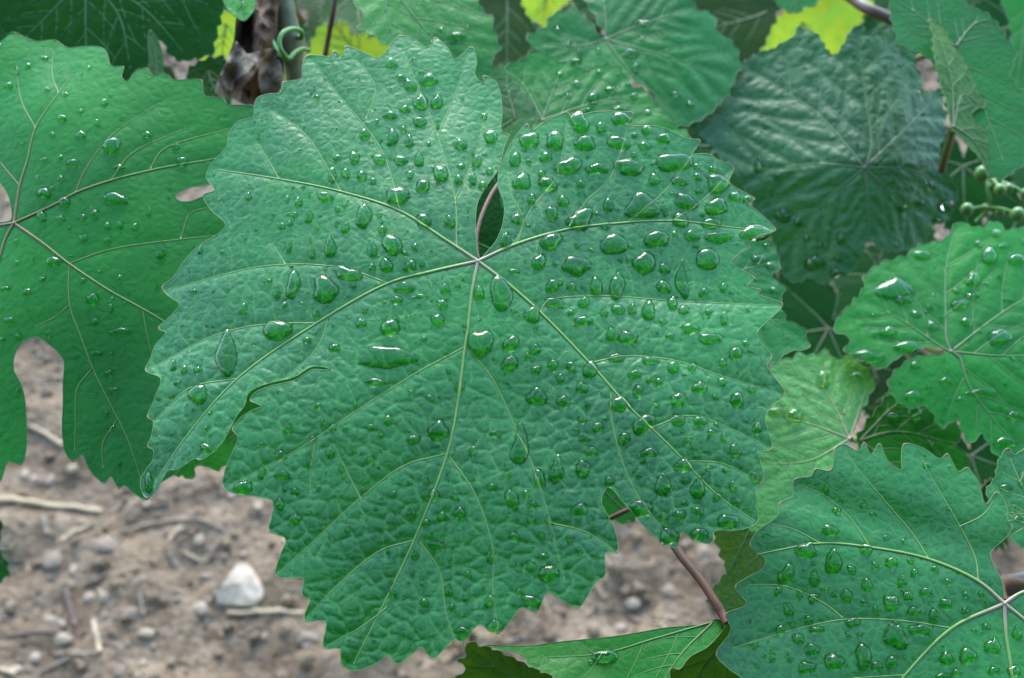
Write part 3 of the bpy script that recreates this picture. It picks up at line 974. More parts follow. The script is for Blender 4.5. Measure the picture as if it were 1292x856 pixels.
left_leaf = Leaf('big flat mid-green leaf cut by the left edge, reddish veins, deep notch below', LEFT_OUT, (18, 282), 0.357, (-0.08, 0.36), LEFT_V,
                 lambda U, V: -0.05 * (U - .2) ** 2 - 0.06 * V * V + 0.03 * np.sin(4 * U + 1) * np.cos(3 * V), M_FLAT, M_VEIN_RED, M_MARGIN_DARK, spacing=3.6, cell=40,
                 bul=(0.25, 0.08), vein_r=(1.9, 0.6), sec_r=(0.9, 0.4), auto=False, seed=2, tert=0.10)

LOWER_OUT = [(1266, 757), (1266, 750), (1264, 735.6), (1254.7, 717), (1249, 699), (1267.6, 680), (1276, 667), (1270, 655), (1269.5, 640), (1256.5, 622), (1243.6, 637), (1234, 610), (1219.6, 591),
    (1208.5, 596), (1194, 573.5), (1186, 580), (1164, 566), (1140, 561.5), (1136.6, 580.6), (1136.6, 594), (1120, 584), (1109, 561), (1098, 575), (1089.7, 559.5), (1083, 569.5), (1064.6, 561),
    (1053.5, 566), (1048, 594), (1027.7, 593), (1024, 601), (1002, 606), (1000, 627), (983, 636), (981.5, 651), (957.5, 669), (946, 688), (965, 706), (963, 717), (927.5, 741), (941, 763), (915, 776),
    (922, 795), (903.5, 826), (921, 846), (935, 856), (955, 885), (990, 930), (1040, 940), (1080, 965), (1130, 960), (1180, 1000), (1230, 985), (1280, 1000), (1320, 960), (1370, 930), (1380, 880), (1410, 850), (1385, 800), (1395, 760), (1350, 735), (1305, 745), (1282, 752), (1271, 759)]
LOWER_V = [[(1267, 762), (1234, 734), (1171.6, 706), (1098, 691), (1035, 686), (955, 700)], [(1267, 762), (1201, 793), (1142, 852), (1090, 920)], [(1267, 762), (1269, 798), (1277, 856), (1285, 960)],
    [(1267, 762), (1292, 747), (1340, 745), (1380, 765)], [(1267, 762), (1300, 790), (1350, 860)],
    ('s', [(1234, 733), (1230.7, 706), (1205, 654), (1175, 603), (1160, 573)]), ('s', [(1171, 705), (1153, 676.6), (1116, 632), (1079, 588), (1064.6, 565)]), ('s', [(1098, 691), (1072, 654), (1042, 627), (1010, 612)]),
    ('s', [(1201, 793), (1138, 783.6), (1064.6, 782), (1002, 795), (925, 818)]), ('s', [(1063, 780), (1040, 762), (991, 740), (945, 738)]), ('s', [(1142, 852), (1060, 860), (1000, 890)]), ('s', [(1210, 665), (1240, 650), (1255, 630)]),
    ('s', [(1035, 686), (1000, 668), (975, 662)])]
lower_leaf = Leaf('dark green drop-covered leaf in the lower right corner with pale star of veins', LOWER_OUT, (1267, 762), 0.310, (-0.02, 0.42), LOWER_V,
                  lambda U, V: -0.06 * (U + .2) ** 2 - 0.10 * np.maximum(V - .12, 0) ** 2 - 0.018 * np.exp(-((V - .30 + .35 * (U + .4)) / .08) ** 2), M_MAIN, M_VEIN, M_MARGIN, spacing=3.2, cell=26, bul=(0.35, 0.14),
                  vein_r=(2.8, 0.8), sec_r=(1.1, 0.4), auto=False, seed=3, petiole=[(1267, 761, .3115), (1262, 740, .322), (1272, 735, .335), (1300, 738, .35)], petiole_mat=M_RED, tert=0.16)

EDGE_OUT = [(1245, 618), (1254.7, 603), (1260, 580.6), (1271, 565.5), (1280.5, 574), (1293, 567), (1310, 580), (1335, 575), (1345, 610), (1370, 640), (1345, 670), (1335, 705), (1292, 692), (1282, 687), (1268, 672), (1252, 655), (1248, 636)]
edge_leaf = Leaf('toothed leaf at the right edge beside the lower right leaf', EDGE_OUT, (1335, 660), 0.335, (-0.1, 0.40), [[(1335, 660), (1300, 630), (1272, 575)], [(1335, 660), (1290, 660), (1258, 640)]],
                 None, M_MAIN, M_VEIN, M_MARGIN, spacing=4, teeth=(3, 12), seed=4, bul=(0.3, 0.12), petiole=False, tert=0.16)

RIGHT_OUT = [(1112, 333), (1141, 324), (1159, 310), (1191.6, 302.6), (1199, 292), (1210, 280.5), (1221, 285), (1239, 288), (1257, 280), (1271, 292), (1292, 287), (1320, 300), (1335, 330), (1362, 370), (1350, 420), (1372, 470), (1345, 520), (1318, 575), (1300, 560), (1272, 585),
    (1253, 571), (1239, 549), (1222.4, 561), (1206, 531), (1188, 541), (1170, 516), (1140, 514), (1119, 487), (1130, 469), (1152, 452), (1192, 446), (1192, 442), (1170, 439), (1137, 451), (1108, 468), (1094, 458), (1065, 444), (1072, 429), (1051, 417), (1065, 393), (1072, 386), (1090, 364), (1089, 352)]
RIGHT_V = [[(1200, 444), (1195, 433), (1193, 397), (1194, 335), (1205, 290)], [(1200, 444), (1257, 400), (1292, 378), (1345, 350)], [(1200, 444), (1255, 449), (1292, 449), (1355, 440)],
    [(1200, 444), (1210, 451), (1221, 484), (1246, 520), (1280, 560)], [(1200, 444), (1191, 440), (1137, 404), (1090, 380)]]
right_leaf = Leaf('wet mid-green leaf at the right edge with large flat water films', RIGHT_OUT, (1200, 444), 0.405, (-0.05, 0.55), RIGHT_V,
                  lambda U, V: -0.10 * U * U - 0.10 * V * V, M_FLAT, M_VEIN_BACK, M_MARGIN_DARK, spacing=3.6, cell=32, bul=(0.5, 0.15), vein_r=(1.5, .5), sec_r=(0.8, .3), teeth=(3.5, 17), seed=5, tert=0.1)

RUG_OUT = [(870, 158), (892, 147), (907, 129), (920, 114), (935, 84), (960, 67), (975, 63), (987, 55), (999, 50), (1007, 38), (1024, 42), (1034, 50), (1042, 63.5), (1054, 70), (1062, 60), (1074, 38.5), (1084, 33), (1091, 43.5), (1107.5, 43), (1124, 40), (1131, 60), (1151, 64), (1156, 89), (1162.7, 100),
    (1166, 117), (1187, 115), (1189.4, 140.5), (1195, 144), (1191, 160.5), (1195, 164), (1184, 187), (1191, 213), (1207, 243), (1201, 267), (1194, 279), (1174, 287), (1168, 304), (1148, 314), (1110, 318), (1097, 304), (1085, 325), (1074, 344), (1047, 353), (1037, 360), (1020.5, 351), (1004, 358), (990, 351), (984, 331), (977, 310),
    (960, 284), (940, 240), (915, 205), (885, 175)]
RUG_V = [[(1091, 212), (1030, 207), (960, 213), (910, 190)], [(1091, 212), (1040, 152), (1004, 124), (950, 90)], [(1091, 212), (1099, 187), (1091, 117), (1082, 40)], [(1091, 212), (1140, 165), (1183, 120)], [(1091, 212), (1150, 215), (1200, 240)],
    [(1091, 212), (1095, 260), (1097, 297)], [(1091, 212), (1045, 250), (1005, 300), (995, 345)], [(1091, 212), (1140, 260), (1160, 300)]]
rug_leaf = Leaf('dark deeply wrinkled leaf behind the right lobe of the central leaf', RUG_OUT, (1091, 212), 0.475, (-0.05, 0.22), RUG_V,
                lambda U, V: -0.14 * np.abs(V) - 0.08 * U * U + 0.05 * np.cos(9 * U), M_RUG, M_VEIN_BACK, M_MARGIN_DARK, spacing=3.2, cell=30, bul=(0.9, 0.55), vein_r=(1.5, .5), sec_r=(0.9, .3), teeth=(3.5, 13), seed=6, tert=0.12)

BLUE_OUT = [(1124, -30), (1122, 13), (1127.5, 37), (1137.6, 60), (1161, 68.5), (1176, 80), (1190, 120), (1203, 160), (1221, 183), (1243, 207), (1255, 226), (1271, 224), (1288, 210), (1310, 190), (1320, 150), (1300, 125), (1275, 100), (1282, 67), (1271, 53), (1258, 30), (1238, 13), (1218, 7), (1214.5, -4), (1200, -40), (1160, -50)]
blue_leaf = Leaf('smooth blue-green leaf in the upper right corner', BLUE_OUT, (1205, 60), 0.455, (-0.1, 0.42), [[(1205, 60), (1230, 110), (1265, 200)], [(1205, 60), (1160, 20), (1130, 0)], [(1205, 60), (1230, 30), (1250, 25)]],
                 None, M_BLUE, M_VEIN_BACK, M_MARGIN_DARK, spacing=5, cell=34, bul=(.2, .08), teeth=(5, 17), seed=7, tert=0.08)
FOLD_OUT = [(1172, 24), (1189.4, 33.5), (1204.5, 60), (1221, 87), (1231, 114), (1244, 132), (1228, 140.5), (1231, 154), (1251, 167), (1250, 187), (1248, 226), (1243, 210), (1221, 183), (1202, 163), (1194, 127), (1184, 97), (1179, 67), (1178, 43)]
fold_leaf = Leaf('narrow folded leaf showing its lighter underside over the blue-green leaf', FOLD_OUT, (1203, 160), 0.438, (0.35, 0.40), [[(1203, 160), (1200, 100), (1185, 50)], [(1203, 160), (1215, 120), (1232, 130)], [(1203, 160), (1225, 175), (1246, 205)]],
                 None, M_UNDER, M_VEIN_BACK, M_MARGIN, spacing=4, cell=22, bul=(-.3, -.12), teeth=(3, 12), seed=8, petiole=[(1202, 163, .439), (1196, 185, .45), (1188, 215, .47)], petiole_mat=M_PETIOLE)

LIGHT_OUT = [(970, 470), (982, 456), (995, 453), (1008, 448), (1026, 448), (1044, 444), (1054, 453), (1070, 450.5), (1090, 459), (1101, 476), (1104, 485), (1093, 508), (1080, 534.5), (1073, 552), (1062, 574), (1044, 595), (1020, 620), (990, 645), (960, 672), (935, 660), (925, 600), (930, 540), (950, 500)]
light_leaf = Leaf('pale fresh green leaf between central leaf and lower right leaf', LIGHT_OUT, (1072, 554), 0.40, (0.05, 0.50), [[(1072, 554), (1020, 535), (960, 522)], [(1072, 554), (1048, 505), (1015, 462)], [(1072, 554), (1020, 582), (950, 585)], [(1072, 554), (1085, 515), (1095, 480)]],
                  lambda U, V: -0.15 * U * U - 0.12 * V * V, M_LIGHT, M_VEIN, M_MARGIN_DARK, spacing=4, cell=30, bul=(.6, .15), teeth=(5, 17), seed=9, tert=0.12)
MID_OUT = [(1083, 556), (1083, 551), (1096, 531), (1110, 512), (1126, 494), (1150, 485), (1185, 500), (1205, 530), (1214, 548), (1207.6, 561), (1223, 580), (1217, 593), (1190, 625), (1140, 640), (1095, 620), (1080, 585)]
mid_leaf = Leaf('plain green leaf tucked under the wet right edge leaf', MID_OUT, (1085, 556), 0.425, (0, 0.5), [[(1085, 556), (1130, 545), (1205, 560)], [(1085, 556), (1120, 520), (1150, 495)], [(1085, 556), (1130, 590), (1170, 625)]],
                None, M_FLAT, M_VEIN_BACK, M_MARGIN_DARK, spacing=5, cell=34, bul=(.4, .1), teeth=(5, 17), seed=10, tert=0.1)
YG_OUT = [(930, 600), (960, 590), (990, 620), (1000, 660), (985, 710), (965, 770), (925, 778), (908, 770), (894, 757.6), (903, 740), (916, 720.5), (910, 702), (899, 671), (890, 640)]
yg_leaf = Leaf('yellowish green leaf hanging under the right lobe tip', YG_OUT, (960, 640), 0.415, (0.1, 0.30), [[(960, 640), (935, 690), (905, 750)], [(960, 640), (960, 700), (950, 765)]],
               None, M_YG, M_VEIN_BACK, M_MARGIN_DARK, spacing=6, teeth=(5, 17), seed=11, tert=0.08)
BEHIND_OUT = [(930, 290), (950, 288), (967, 297), (978, 317), (984, 339), (974, 348), (988, 364), (985, 386), (992, 404), (1015, 416), (1018, 429), (1022, 440), (992, 447), (978, 460), (940, 450), (905, 420), (900, 350), (910, 300)]
behind_leaf = Leaf('bluish toothed leaf peeping out behind the right lobe tips', BEHIND_OUT, (905, 350), 0.40, (0.1, 0.55), [[(905, 350), (940, 340), (980, 330)], [(905, 350), (950, 390), (1012, 430)]],
                   None, M_BLUE, M_VEIN_BACK, M_MARGIN_DARK, spacing=5, cell=24, bul=(.6, .25), teeth=(3.5, 17), seed=12, tert=0.1)

# bottom leaf, folded over
BOT_OUT = [(612, 815), (662, 816), (715, 809.5), (777, 803.5), (838, 793), (885, 788), (904, 782), (915, 787), (895, 815), (870, 830), (856, 846), (846, 842), (845, 860), (838, 885), (760, 895), (720, 880), (702, 857), (665, 838), (662, 829)]
bot_leaf = Leaf('folded leaf at the bottom edge with smooth shiny upper face', BOT_OUT, (900, 785), 0.335, (0.05, 0.9), [[(900, 785), (830, 805), (760, 825), (690, 830)], [(900, 785), (860, 825), (830, 870)]],
                lambda U, V: -0.08 * (U + .4) ** 2, M_FLAT, M_VEIN_BACK, M_MARGIN_DARK, spacing=5, cell=40, bul=(.2, .06), seed=13, tert=0.06,
                petiole=[(917, 786, .335), (909, 771, .337), (885, 733, .345), (852, 690, .355), (846, 664, .36)], petiole_mat=M_RED)
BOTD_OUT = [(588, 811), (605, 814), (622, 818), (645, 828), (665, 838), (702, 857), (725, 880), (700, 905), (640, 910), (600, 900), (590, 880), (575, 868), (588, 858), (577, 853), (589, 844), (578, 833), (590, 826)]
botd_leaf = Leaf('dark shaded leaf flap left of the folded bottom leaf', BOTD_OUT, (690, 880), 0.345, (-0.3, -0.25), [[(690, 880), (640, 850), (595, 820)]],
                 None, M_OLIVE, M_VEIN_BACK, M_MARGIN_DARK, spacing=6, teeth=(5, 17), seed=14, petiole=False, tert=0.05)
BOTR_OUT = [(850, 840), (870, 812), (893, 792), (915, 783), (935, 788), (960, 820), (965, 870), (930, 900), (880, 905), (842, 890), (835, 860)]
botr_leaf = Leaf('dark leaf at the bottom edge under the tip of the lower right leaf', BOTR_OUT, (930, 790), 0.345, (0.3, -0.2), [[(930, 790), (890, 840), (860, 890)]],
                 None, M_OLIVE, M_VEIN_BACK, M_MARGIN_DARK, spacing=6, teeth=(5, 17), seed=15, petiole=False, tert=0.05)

# leaves along the top
TL_OUT = [(-40, -40), (120, -80), (250, -60), (290, -30), (279, 26), (272, 51), (270, 67), (250.6, 75), (223.6, 77), (212, 66), (203, 51), (198, 66), (190, 85), (177, 88), (168, 96), (162, 108), (150, 112), (140, 125), (110, 120), (80, 110), (40, 100), (0, 90), (-30, 60)]
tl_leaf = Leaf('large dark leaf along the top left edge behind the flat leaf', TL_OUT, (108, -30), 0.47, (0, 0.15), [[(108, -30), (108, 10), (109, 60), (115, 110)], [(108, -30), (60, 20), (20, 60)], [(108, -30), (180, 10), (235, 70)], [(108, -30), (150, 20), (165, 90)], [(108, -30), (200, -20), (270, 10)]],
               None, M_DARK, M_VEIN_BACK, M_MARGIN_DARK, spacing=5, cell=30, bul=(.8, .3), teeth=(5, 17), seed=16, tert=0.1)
SM_OUT = [(187, 45), (189.5, 39), (196, 46), (203, 60), (206, 80), (204, 100), (196, 108), (190, 98), (188, 70)]
sm_leaf = Leaf('small olive leaflet hanging in the gap above the flat leaf', SM_OUT, (197, 104), 0.44, (0.3, 0.2), [[(197, 104), (197, 75), (190, 42)]], None, M_UNDER, M_VEIN_BACK, M_MARGIN_DARK, spacing=4, seed=17, auto=False, petiole=False, tert=0.1)
TIP_OUT = [(278, -30), (281, 0), (288, 13), (300.7, 24), (308, 27), (316, 20), (321, 12), (323, 0), (325, -30), (300, -45)]
tip_leaf = Leaf('bright leaf tip with a hanging drop at the top edge above the withered leaf', TIP_OUT, (302, -35), 0.385, (0, 0.3), [[(302, -35), (304, 0), (308, 24)]], None, M_LIGHT, M_VEIN_BACK, M_MARGIN_DARK, spacing=3, seed=18, bul=(.2, .06), tert=0.1)
TC_OUT = [(436, -30), (443, 0), (454, 14), (461, 24), (452, 38), (468, 44), (480, 52), (493, 62), (505, 95), (545, 110), (590, 115), (612, 105), (623, 92), (621, 75), (630, 64), (623, 39), (618, 21), (605, 11), (604, 0), (600, -40), (520, -60)]
tc_leaf = Leaf('mid-green leaf directly behind the upper tips of the central leaf', TC_OUT, (480, -40), 0.455, (0, 0.45), [[(480, -40), (530, 30), (600, 95)], [(480, -40), (550, -10), (610, 20)], [(480, -40), (490, 20), (500, 70)]],
               None, M_FLAT, M_VEIN_BACK, M_MARGIN_DARK, spacing=5, cell=36, bul=(.5, .12), teeth=(5, 17), seed=19, tert=0.06)
BC_OUT = [(664, 52), (672, 44), (689, 35), (696, 21), (710, 16), (725, 12), (742, 28), (757, 46), (762, 45), (750, 21), (739, 3), (745, -30), (800, -50), (860, -30), (872, 0), (881, 14), (900, 20), (905, 40), (923, 53), (933, 83), (923, 110), (913, 127), (893, 147), (867, 160), (845, 160), (835, 140), (824, 117), (782, 96), (742, 91), (710, 80), (682, 68)]
bc_leaf = Leaf('broad bluish leaf at the top behind the upper right lobe', BC_OUT, (764, 50), 0.50, (0.05, 0.45), [[(764, 50), (735, 58), (690, 55)], [(764, 50), (764, 20), (755, -25)], [(764, 50), (800, 35), (870, 10)], [(764, 50), (830, 68), (915, 95)], [(764, 50), (795, 90), (850, 140)]],
               lambda U, V: -0.1 * V * V + 0.05 * np.sin(8 * U), M_BLUE, M_VEIN_BACK, M_MARGIN_DARK, spacing=4.5, cell=30, bul=(.9, .25), teeth=(5, 17), seed=20, tert=0.1)
LC_OUT = [(636, 86), (648, 80), (661, 74), (671, 65), (689, 69), (710, 81), (722, 84), (735, 90), (752, 84), (767, 83), (780, 88), (789, 95), (796, 104), (800, 112), (814, 114), (828, 135), (849, 157), (870, 175), (850, 200), (780, 215), (700, 210), (660, 185), (682, 150), (668, 125), (653, 107)]
lc_leaf = Leaf('light green wet leaf rising behind the upper right lobe', LC_OUT, (684, 152), 0.425, (0, 0.50), [[(684, 152), (665, 115), (642, 88)], [(684, 152), (700, 110), (710, 82)], [(684, 152), (750, 130), (810, 118)], [(684, 152), (760, 165), (850, 165)]],
               None, M_FLAT, M_VEIN_BACK, M_MARGIN_DARK, spacing=4.5, cell=30, bul=(.6, .2), teeth=(5, 17), seed=21, tert=0.1)
UC_OUT = [(612, 100), (640, 80), (660, 95), (672, 120), (690, 155), (690, 200), (650, 225), (610, 215), (590, 170)]
uc_leaf = Leaf('bluish leaf filling the gap between the two upper lobes', UC_OUT, (650, 150), 0.45, (0, 0.5), [[(650, 150), (640, 110), (640, 85)], [(650, 150), (620, 170), (600, 190)]], None, M_BLUE, M_VEIN_BACK, M_MARGIN_DARK, spacing=5, teeth=(5, 17), seed=22, tert=0.08)
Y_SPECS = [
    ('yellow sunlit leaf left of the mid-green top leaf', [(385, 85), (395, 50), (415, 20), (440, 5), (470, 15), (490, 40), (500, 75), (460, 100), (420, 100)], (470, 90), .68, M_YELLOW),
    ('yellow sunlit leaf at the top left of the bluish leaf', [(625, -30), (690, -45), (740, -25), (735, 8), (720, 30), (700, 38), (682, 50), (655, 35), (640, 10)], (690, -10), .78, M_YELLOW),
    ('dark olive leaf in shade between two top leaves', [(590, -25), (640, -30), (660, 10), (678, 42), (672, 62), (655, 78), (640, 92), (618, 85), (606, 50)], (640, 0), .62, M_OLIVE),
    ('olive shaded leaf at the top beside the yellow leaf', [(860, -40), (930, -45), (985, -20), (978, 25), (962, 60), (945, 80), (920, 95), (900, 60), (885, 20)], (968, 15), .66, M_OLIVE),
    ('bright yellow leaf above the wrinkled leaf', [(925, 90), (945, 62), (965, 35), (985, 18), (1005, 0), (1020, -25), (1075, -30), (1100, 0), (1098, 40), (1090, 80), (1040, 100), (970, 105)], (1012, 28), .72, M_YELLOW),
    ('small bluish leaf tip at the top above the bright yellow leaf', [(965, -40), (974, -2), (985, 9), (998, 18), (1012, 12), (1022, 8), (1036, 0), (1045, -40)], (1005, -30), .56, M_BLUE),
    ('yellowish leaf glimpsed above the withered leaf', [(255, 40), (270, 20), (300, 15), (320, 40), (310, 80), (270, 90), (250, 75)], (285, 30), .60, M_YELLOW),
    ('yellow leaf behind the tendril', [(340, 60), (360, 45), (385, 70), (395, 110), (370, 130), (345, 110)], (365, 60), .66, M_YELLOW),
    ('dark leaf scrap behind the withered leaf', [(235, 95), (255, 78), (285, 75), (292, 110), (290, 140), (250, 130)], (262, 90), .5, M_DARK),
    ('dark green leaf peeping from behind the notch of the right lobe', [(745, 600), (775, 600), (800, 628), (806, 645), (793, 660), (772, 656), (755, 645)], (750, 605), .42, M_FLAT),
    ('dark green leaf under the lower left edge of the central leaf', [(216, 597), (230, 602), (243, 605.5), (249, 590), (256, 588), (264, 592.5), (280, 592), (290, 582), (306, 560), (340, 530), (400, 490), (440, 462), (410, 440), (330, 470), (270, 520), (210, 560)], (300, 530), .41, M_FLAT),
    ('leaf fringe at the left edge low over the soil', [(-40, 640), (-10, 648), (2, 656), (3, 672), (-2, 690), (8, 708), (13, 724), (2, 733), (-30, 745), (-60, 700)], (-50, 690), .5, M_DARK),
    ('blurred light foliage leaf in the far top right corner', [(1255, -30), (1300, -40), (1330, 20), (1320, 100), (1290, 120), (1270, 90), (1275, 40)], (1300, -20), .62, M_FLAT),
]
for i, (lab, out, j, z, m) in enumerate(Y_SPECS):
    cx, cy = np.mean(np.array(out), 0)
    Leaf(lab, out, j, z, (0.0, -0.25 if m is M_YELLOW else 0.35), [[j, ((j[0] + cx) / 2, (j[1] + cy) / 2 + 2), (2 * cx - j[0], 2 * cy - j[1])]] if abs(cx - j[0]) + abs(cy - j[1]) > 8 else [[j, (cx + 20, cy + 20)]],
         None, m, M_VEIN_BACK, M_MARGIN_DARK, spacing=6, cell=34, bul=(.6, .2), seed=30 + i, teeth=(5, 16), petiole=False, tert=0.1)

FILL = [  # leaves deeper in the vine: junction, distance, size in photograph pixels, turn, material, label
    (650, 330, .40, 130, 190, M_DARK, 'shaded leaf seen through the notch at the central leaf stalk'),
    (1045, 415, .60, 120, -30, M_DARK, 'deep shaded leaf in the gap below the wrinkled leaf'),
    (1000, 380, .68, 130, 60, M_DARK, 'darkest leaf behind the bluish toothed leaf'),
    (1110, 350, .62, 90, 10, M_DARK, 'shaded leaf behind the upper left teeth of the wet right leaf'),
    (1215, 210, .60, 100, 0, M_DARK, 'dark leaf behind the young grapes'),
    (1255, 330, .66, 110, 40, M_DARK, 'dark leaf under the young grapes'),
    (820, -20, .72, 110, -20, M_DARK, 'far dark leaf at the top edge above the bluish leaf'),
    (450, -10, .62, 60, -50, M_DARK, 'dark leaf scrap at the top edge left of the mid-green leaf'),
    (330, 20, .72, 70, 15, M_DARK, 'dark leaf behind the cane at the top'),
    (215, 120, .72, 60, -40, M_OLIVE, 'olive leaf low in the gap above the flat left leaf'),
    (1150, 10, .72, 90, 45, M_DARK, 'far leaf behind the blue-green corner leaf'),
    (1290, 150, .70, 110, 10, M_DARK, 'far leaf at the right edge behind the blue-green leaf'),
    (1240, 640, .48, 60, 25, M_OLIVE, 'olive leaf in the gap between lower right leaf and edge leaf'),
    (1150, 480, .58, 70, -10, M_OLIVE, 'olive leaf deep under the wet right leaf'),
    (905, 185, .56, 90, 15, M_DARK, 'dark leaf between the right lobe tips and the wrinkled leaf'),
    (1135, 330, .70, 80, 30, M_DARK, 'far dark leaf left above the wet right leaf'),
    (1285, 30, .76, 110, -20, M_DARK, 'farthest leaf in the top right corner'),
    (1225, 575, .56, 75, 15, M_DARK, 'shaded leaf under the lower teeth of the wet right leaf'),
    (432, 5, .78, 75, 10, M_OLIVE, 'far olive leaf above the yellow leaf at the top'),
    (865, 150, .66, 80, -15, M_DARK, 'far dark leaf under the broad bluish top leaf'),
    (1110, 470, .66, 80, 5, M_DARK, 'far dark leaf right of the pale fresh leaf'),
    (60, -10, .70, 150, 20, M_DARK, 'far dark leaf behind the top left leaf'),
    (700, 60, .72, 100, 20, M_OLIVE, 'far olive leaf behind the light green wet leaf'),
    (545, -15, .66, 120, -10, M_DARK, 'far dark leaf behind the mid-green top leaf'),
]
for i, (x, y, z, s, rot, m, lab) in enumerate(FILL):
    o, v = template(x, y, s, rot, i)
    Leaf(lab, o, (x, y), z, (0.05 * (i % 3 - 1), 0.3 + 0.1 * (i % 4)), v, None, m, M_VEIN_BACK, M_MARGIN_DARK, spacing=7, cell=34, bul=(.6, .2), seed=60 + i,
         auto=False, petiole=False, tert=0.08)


# ------------------------------------------------------------------ canes, tendril, withered leaf, young grapes
def cane(name, label, pts, radius, mat, sides=10, category='cane', knots=()):
    p = catmull(np.array([P(*q) for q in pts]), 0.004)
    k = len(p)
    t = np.linspace(0, 1, k)
    r = radius * (1 + 0.10 * vnoise(np.arange(k) * 0.35, np.full(k, radius * 9000), 4))
    for c in knots:
        r = r * (1 + 0.5 * np.exp(-((t - c) / 0.03) ** 2))
    V, Fc = tube(p, r, sides)
    o = make_obj(name, V, Fc, mat, None, p[0], attrs={'tint': np.repeat(0.5 + 0.5 * np.sin(t * 9), sides)})
    tag(o, label, category)
    return o


M_CANE = attr_material('cane_grey_green', (0.11, 0.135, 0.045), (0.15, 0.145, 0.075), noise=0.5, scale=250, bump=0.4)
M_CANE_B = attr_material('cane_brown', (0.064, 0.0288, 0.0128), (0.1024, 0.0576, 0.0256), noise=0.5, scale=250, bump=0.4)
M_CANE_P = attr_material('cane_purple', (0.0768, 0.0448, 0.0416), (0.1088, 0.0768, 0.0576), noise=0.4, scale=250, bump=0.3)
M_TENDRIL = attr_material('tendril_green', (0.055, 0.17, 0.018), (0.075, 0.20, 0.026), noise=0.2)
cane('vine_cane', 'grey-green cane rising at the top behind the tendril', [(352, -60, .44), (358, 0, .44), (366, 50, .445), (374, 105, .45), (384, 180, .46), (420, 300, .50)], 0.0035, M_CANE, knots=(0.25,))
cane('vine_cane', 'thin brown shoot right of the tendril at the top', [(425, -30, .50), (421, 10, .50), (414, 50, .51), (405, 100, .52)], 0.0011, M_CANE_B)
cane('vine_cane', 'brown cane crossing the top edge above the bright yellow leaf', [(1040, -30, .64), (1078, 0, .63), (1100, 14, .62), (1140, 30, .62)], 0.0030, M_CANE_B)
cane('vine_cane', 'purplish cane at the right edge behind the lower right leaf', [(1180, 800, .42), (1230, 755, .40), (1275, 738, .39), (1340, 730, .39)], 0.0034, M_CANE_P)
cane('vine_cane', 'brown shoot in the gap right of the wrinkled leaf', [(1215, 120, .53), (1203, 165, .52), (1192, 200, .52), (1180, 250, .53)], 0.0017, M_CANE_B)
cane('vine_cane', 'thin reddish stalk under the notch of the right lobe', [(740, 668, .40), (768, 655, .398), (800, 640, .40), (840, 625, .41)], 0.0008, M_RED)


def c5(x, y, z):
    return (240 + x / 3.057, 30 + y / 3.057, z)


tp = [c5(318, 66, .43), c5(330, 98, .428), c5(352, 125, .427), c5(378, 138, .427), c5(400, 115, .43), c5(430, 98, .436), c5(458, 104, .444)]
V, Fc = tube(catmull(np.array([P(*q) for q in tp]), 0.0015), 0.00085, 8)
tend = empty('tendril', P(*tp[3]), 'curly pale green tendril wound round the grey-green cane', 'tendril')
make_obj('lower_coil', V, Fc, M_TENDRIL, tend, np.array(tend.location))
tp = [c5(378, 138, .427), c5(352, 105, .424), c5(343, 72, .424), c5(352, 42, .425), c5(378, 24, .428), c5(408, 22, .432), c5(432, 36, .437), c5(428, 56, .44), c5(412, 50, .442)]
V, Fc = tube(catmull(np.array([P(*q) for q in tp]), 0.0015), 0.00085, 8)
make_obj('upper_hook', V, Fc, M_TENDRIL, tend, np.array(tend.location))

M_DEAD = flat_mat('withered_brown', (0.055, 0.030, 0.014), (0.14, 0.084, 0.048), 160, 0.85, 0.8)
M_DEAD2 = flat_mat('withered_grey', (0.16, 0.108, 0.064), (0.28, 0.205, 0.135), 160, 0.85, 0.8)
dead = empty('withered_leaf', P(335, 5, .43), 'withered brown curled leaf hanging at the top left of the central leaf', 'leaf')


def crumple(name, px, z, amp, seed, mat, slope):
    sm = catmull(np.array(px, float), 2.5, True)
    lo, hi = sm.min(0), sm.max(0)
    gx, gy = np.arange(lo[0], hi[0], 2.5), np.arange(lo[1], hi[1], 2.5)
    X, Y = np.meshgrid(gx, gy)
    k = inside_rows(X, Y, sm)
    pts = np.stack([X[k], Y[k]], 1)
    d = seg_dist(pts, sm, np.roll(sm, -1, 0), 1.0)
    pts = np.vstack([sm, pts[d > 1.1]])
    m = len(sm)
    res = delaunay_2d_cdt([Vector(p) for p in pts.tolist()], [(i, (i + 1) % m) for i in range(m)], [list(range(m))], 1, 1e-5)
    q = np.array([tuple(v) for v in res[0]])
    dz = amp * (np.abs(fbm(q[:, 0] / 24 + seed, q[:, 1] / 40, seed, 3)) * 2 + 0.6 * np.sin(q[:, 0] / 7 + q[:, 1] / 30)) + slope * (q[:, 0] - q[:, 0].mean()) * z / F
    V = CAM + ray(q) * (z + dz)[:, None]
    make_obj(name, V, [tuple(f) for f in res[2]], mat, dead, np.array(dead.location))


crumple('dark_back', [(300, 18), (318, 5), (340, -10), (356, 10), (356, 60), (357, 108), (344, 122), (322, 134), (300, 128), (285, 112), (286, 80), (295, 50)], .430, .010, 1, M_DEAD, 0.5)
crumple('grey_flap', [(297, 52), (304, 58), (312, 68), (326, 64), (346, 62), (352, 68), (342, 78), (322, 88), (306, 96), (296, 104), (292, 120), (284, 124), (272, 116), (276, 98), (284, 82), (290, 66)], .418, .006, 3, M_DEAD2, -0.6)
crumple('right_fold', [(330, 80), (350, 74), (357, 92), (357, 108), (340, 126), (330, 118), (326, 98)], .424, .006, 5, M_DEAD2, 0.9)

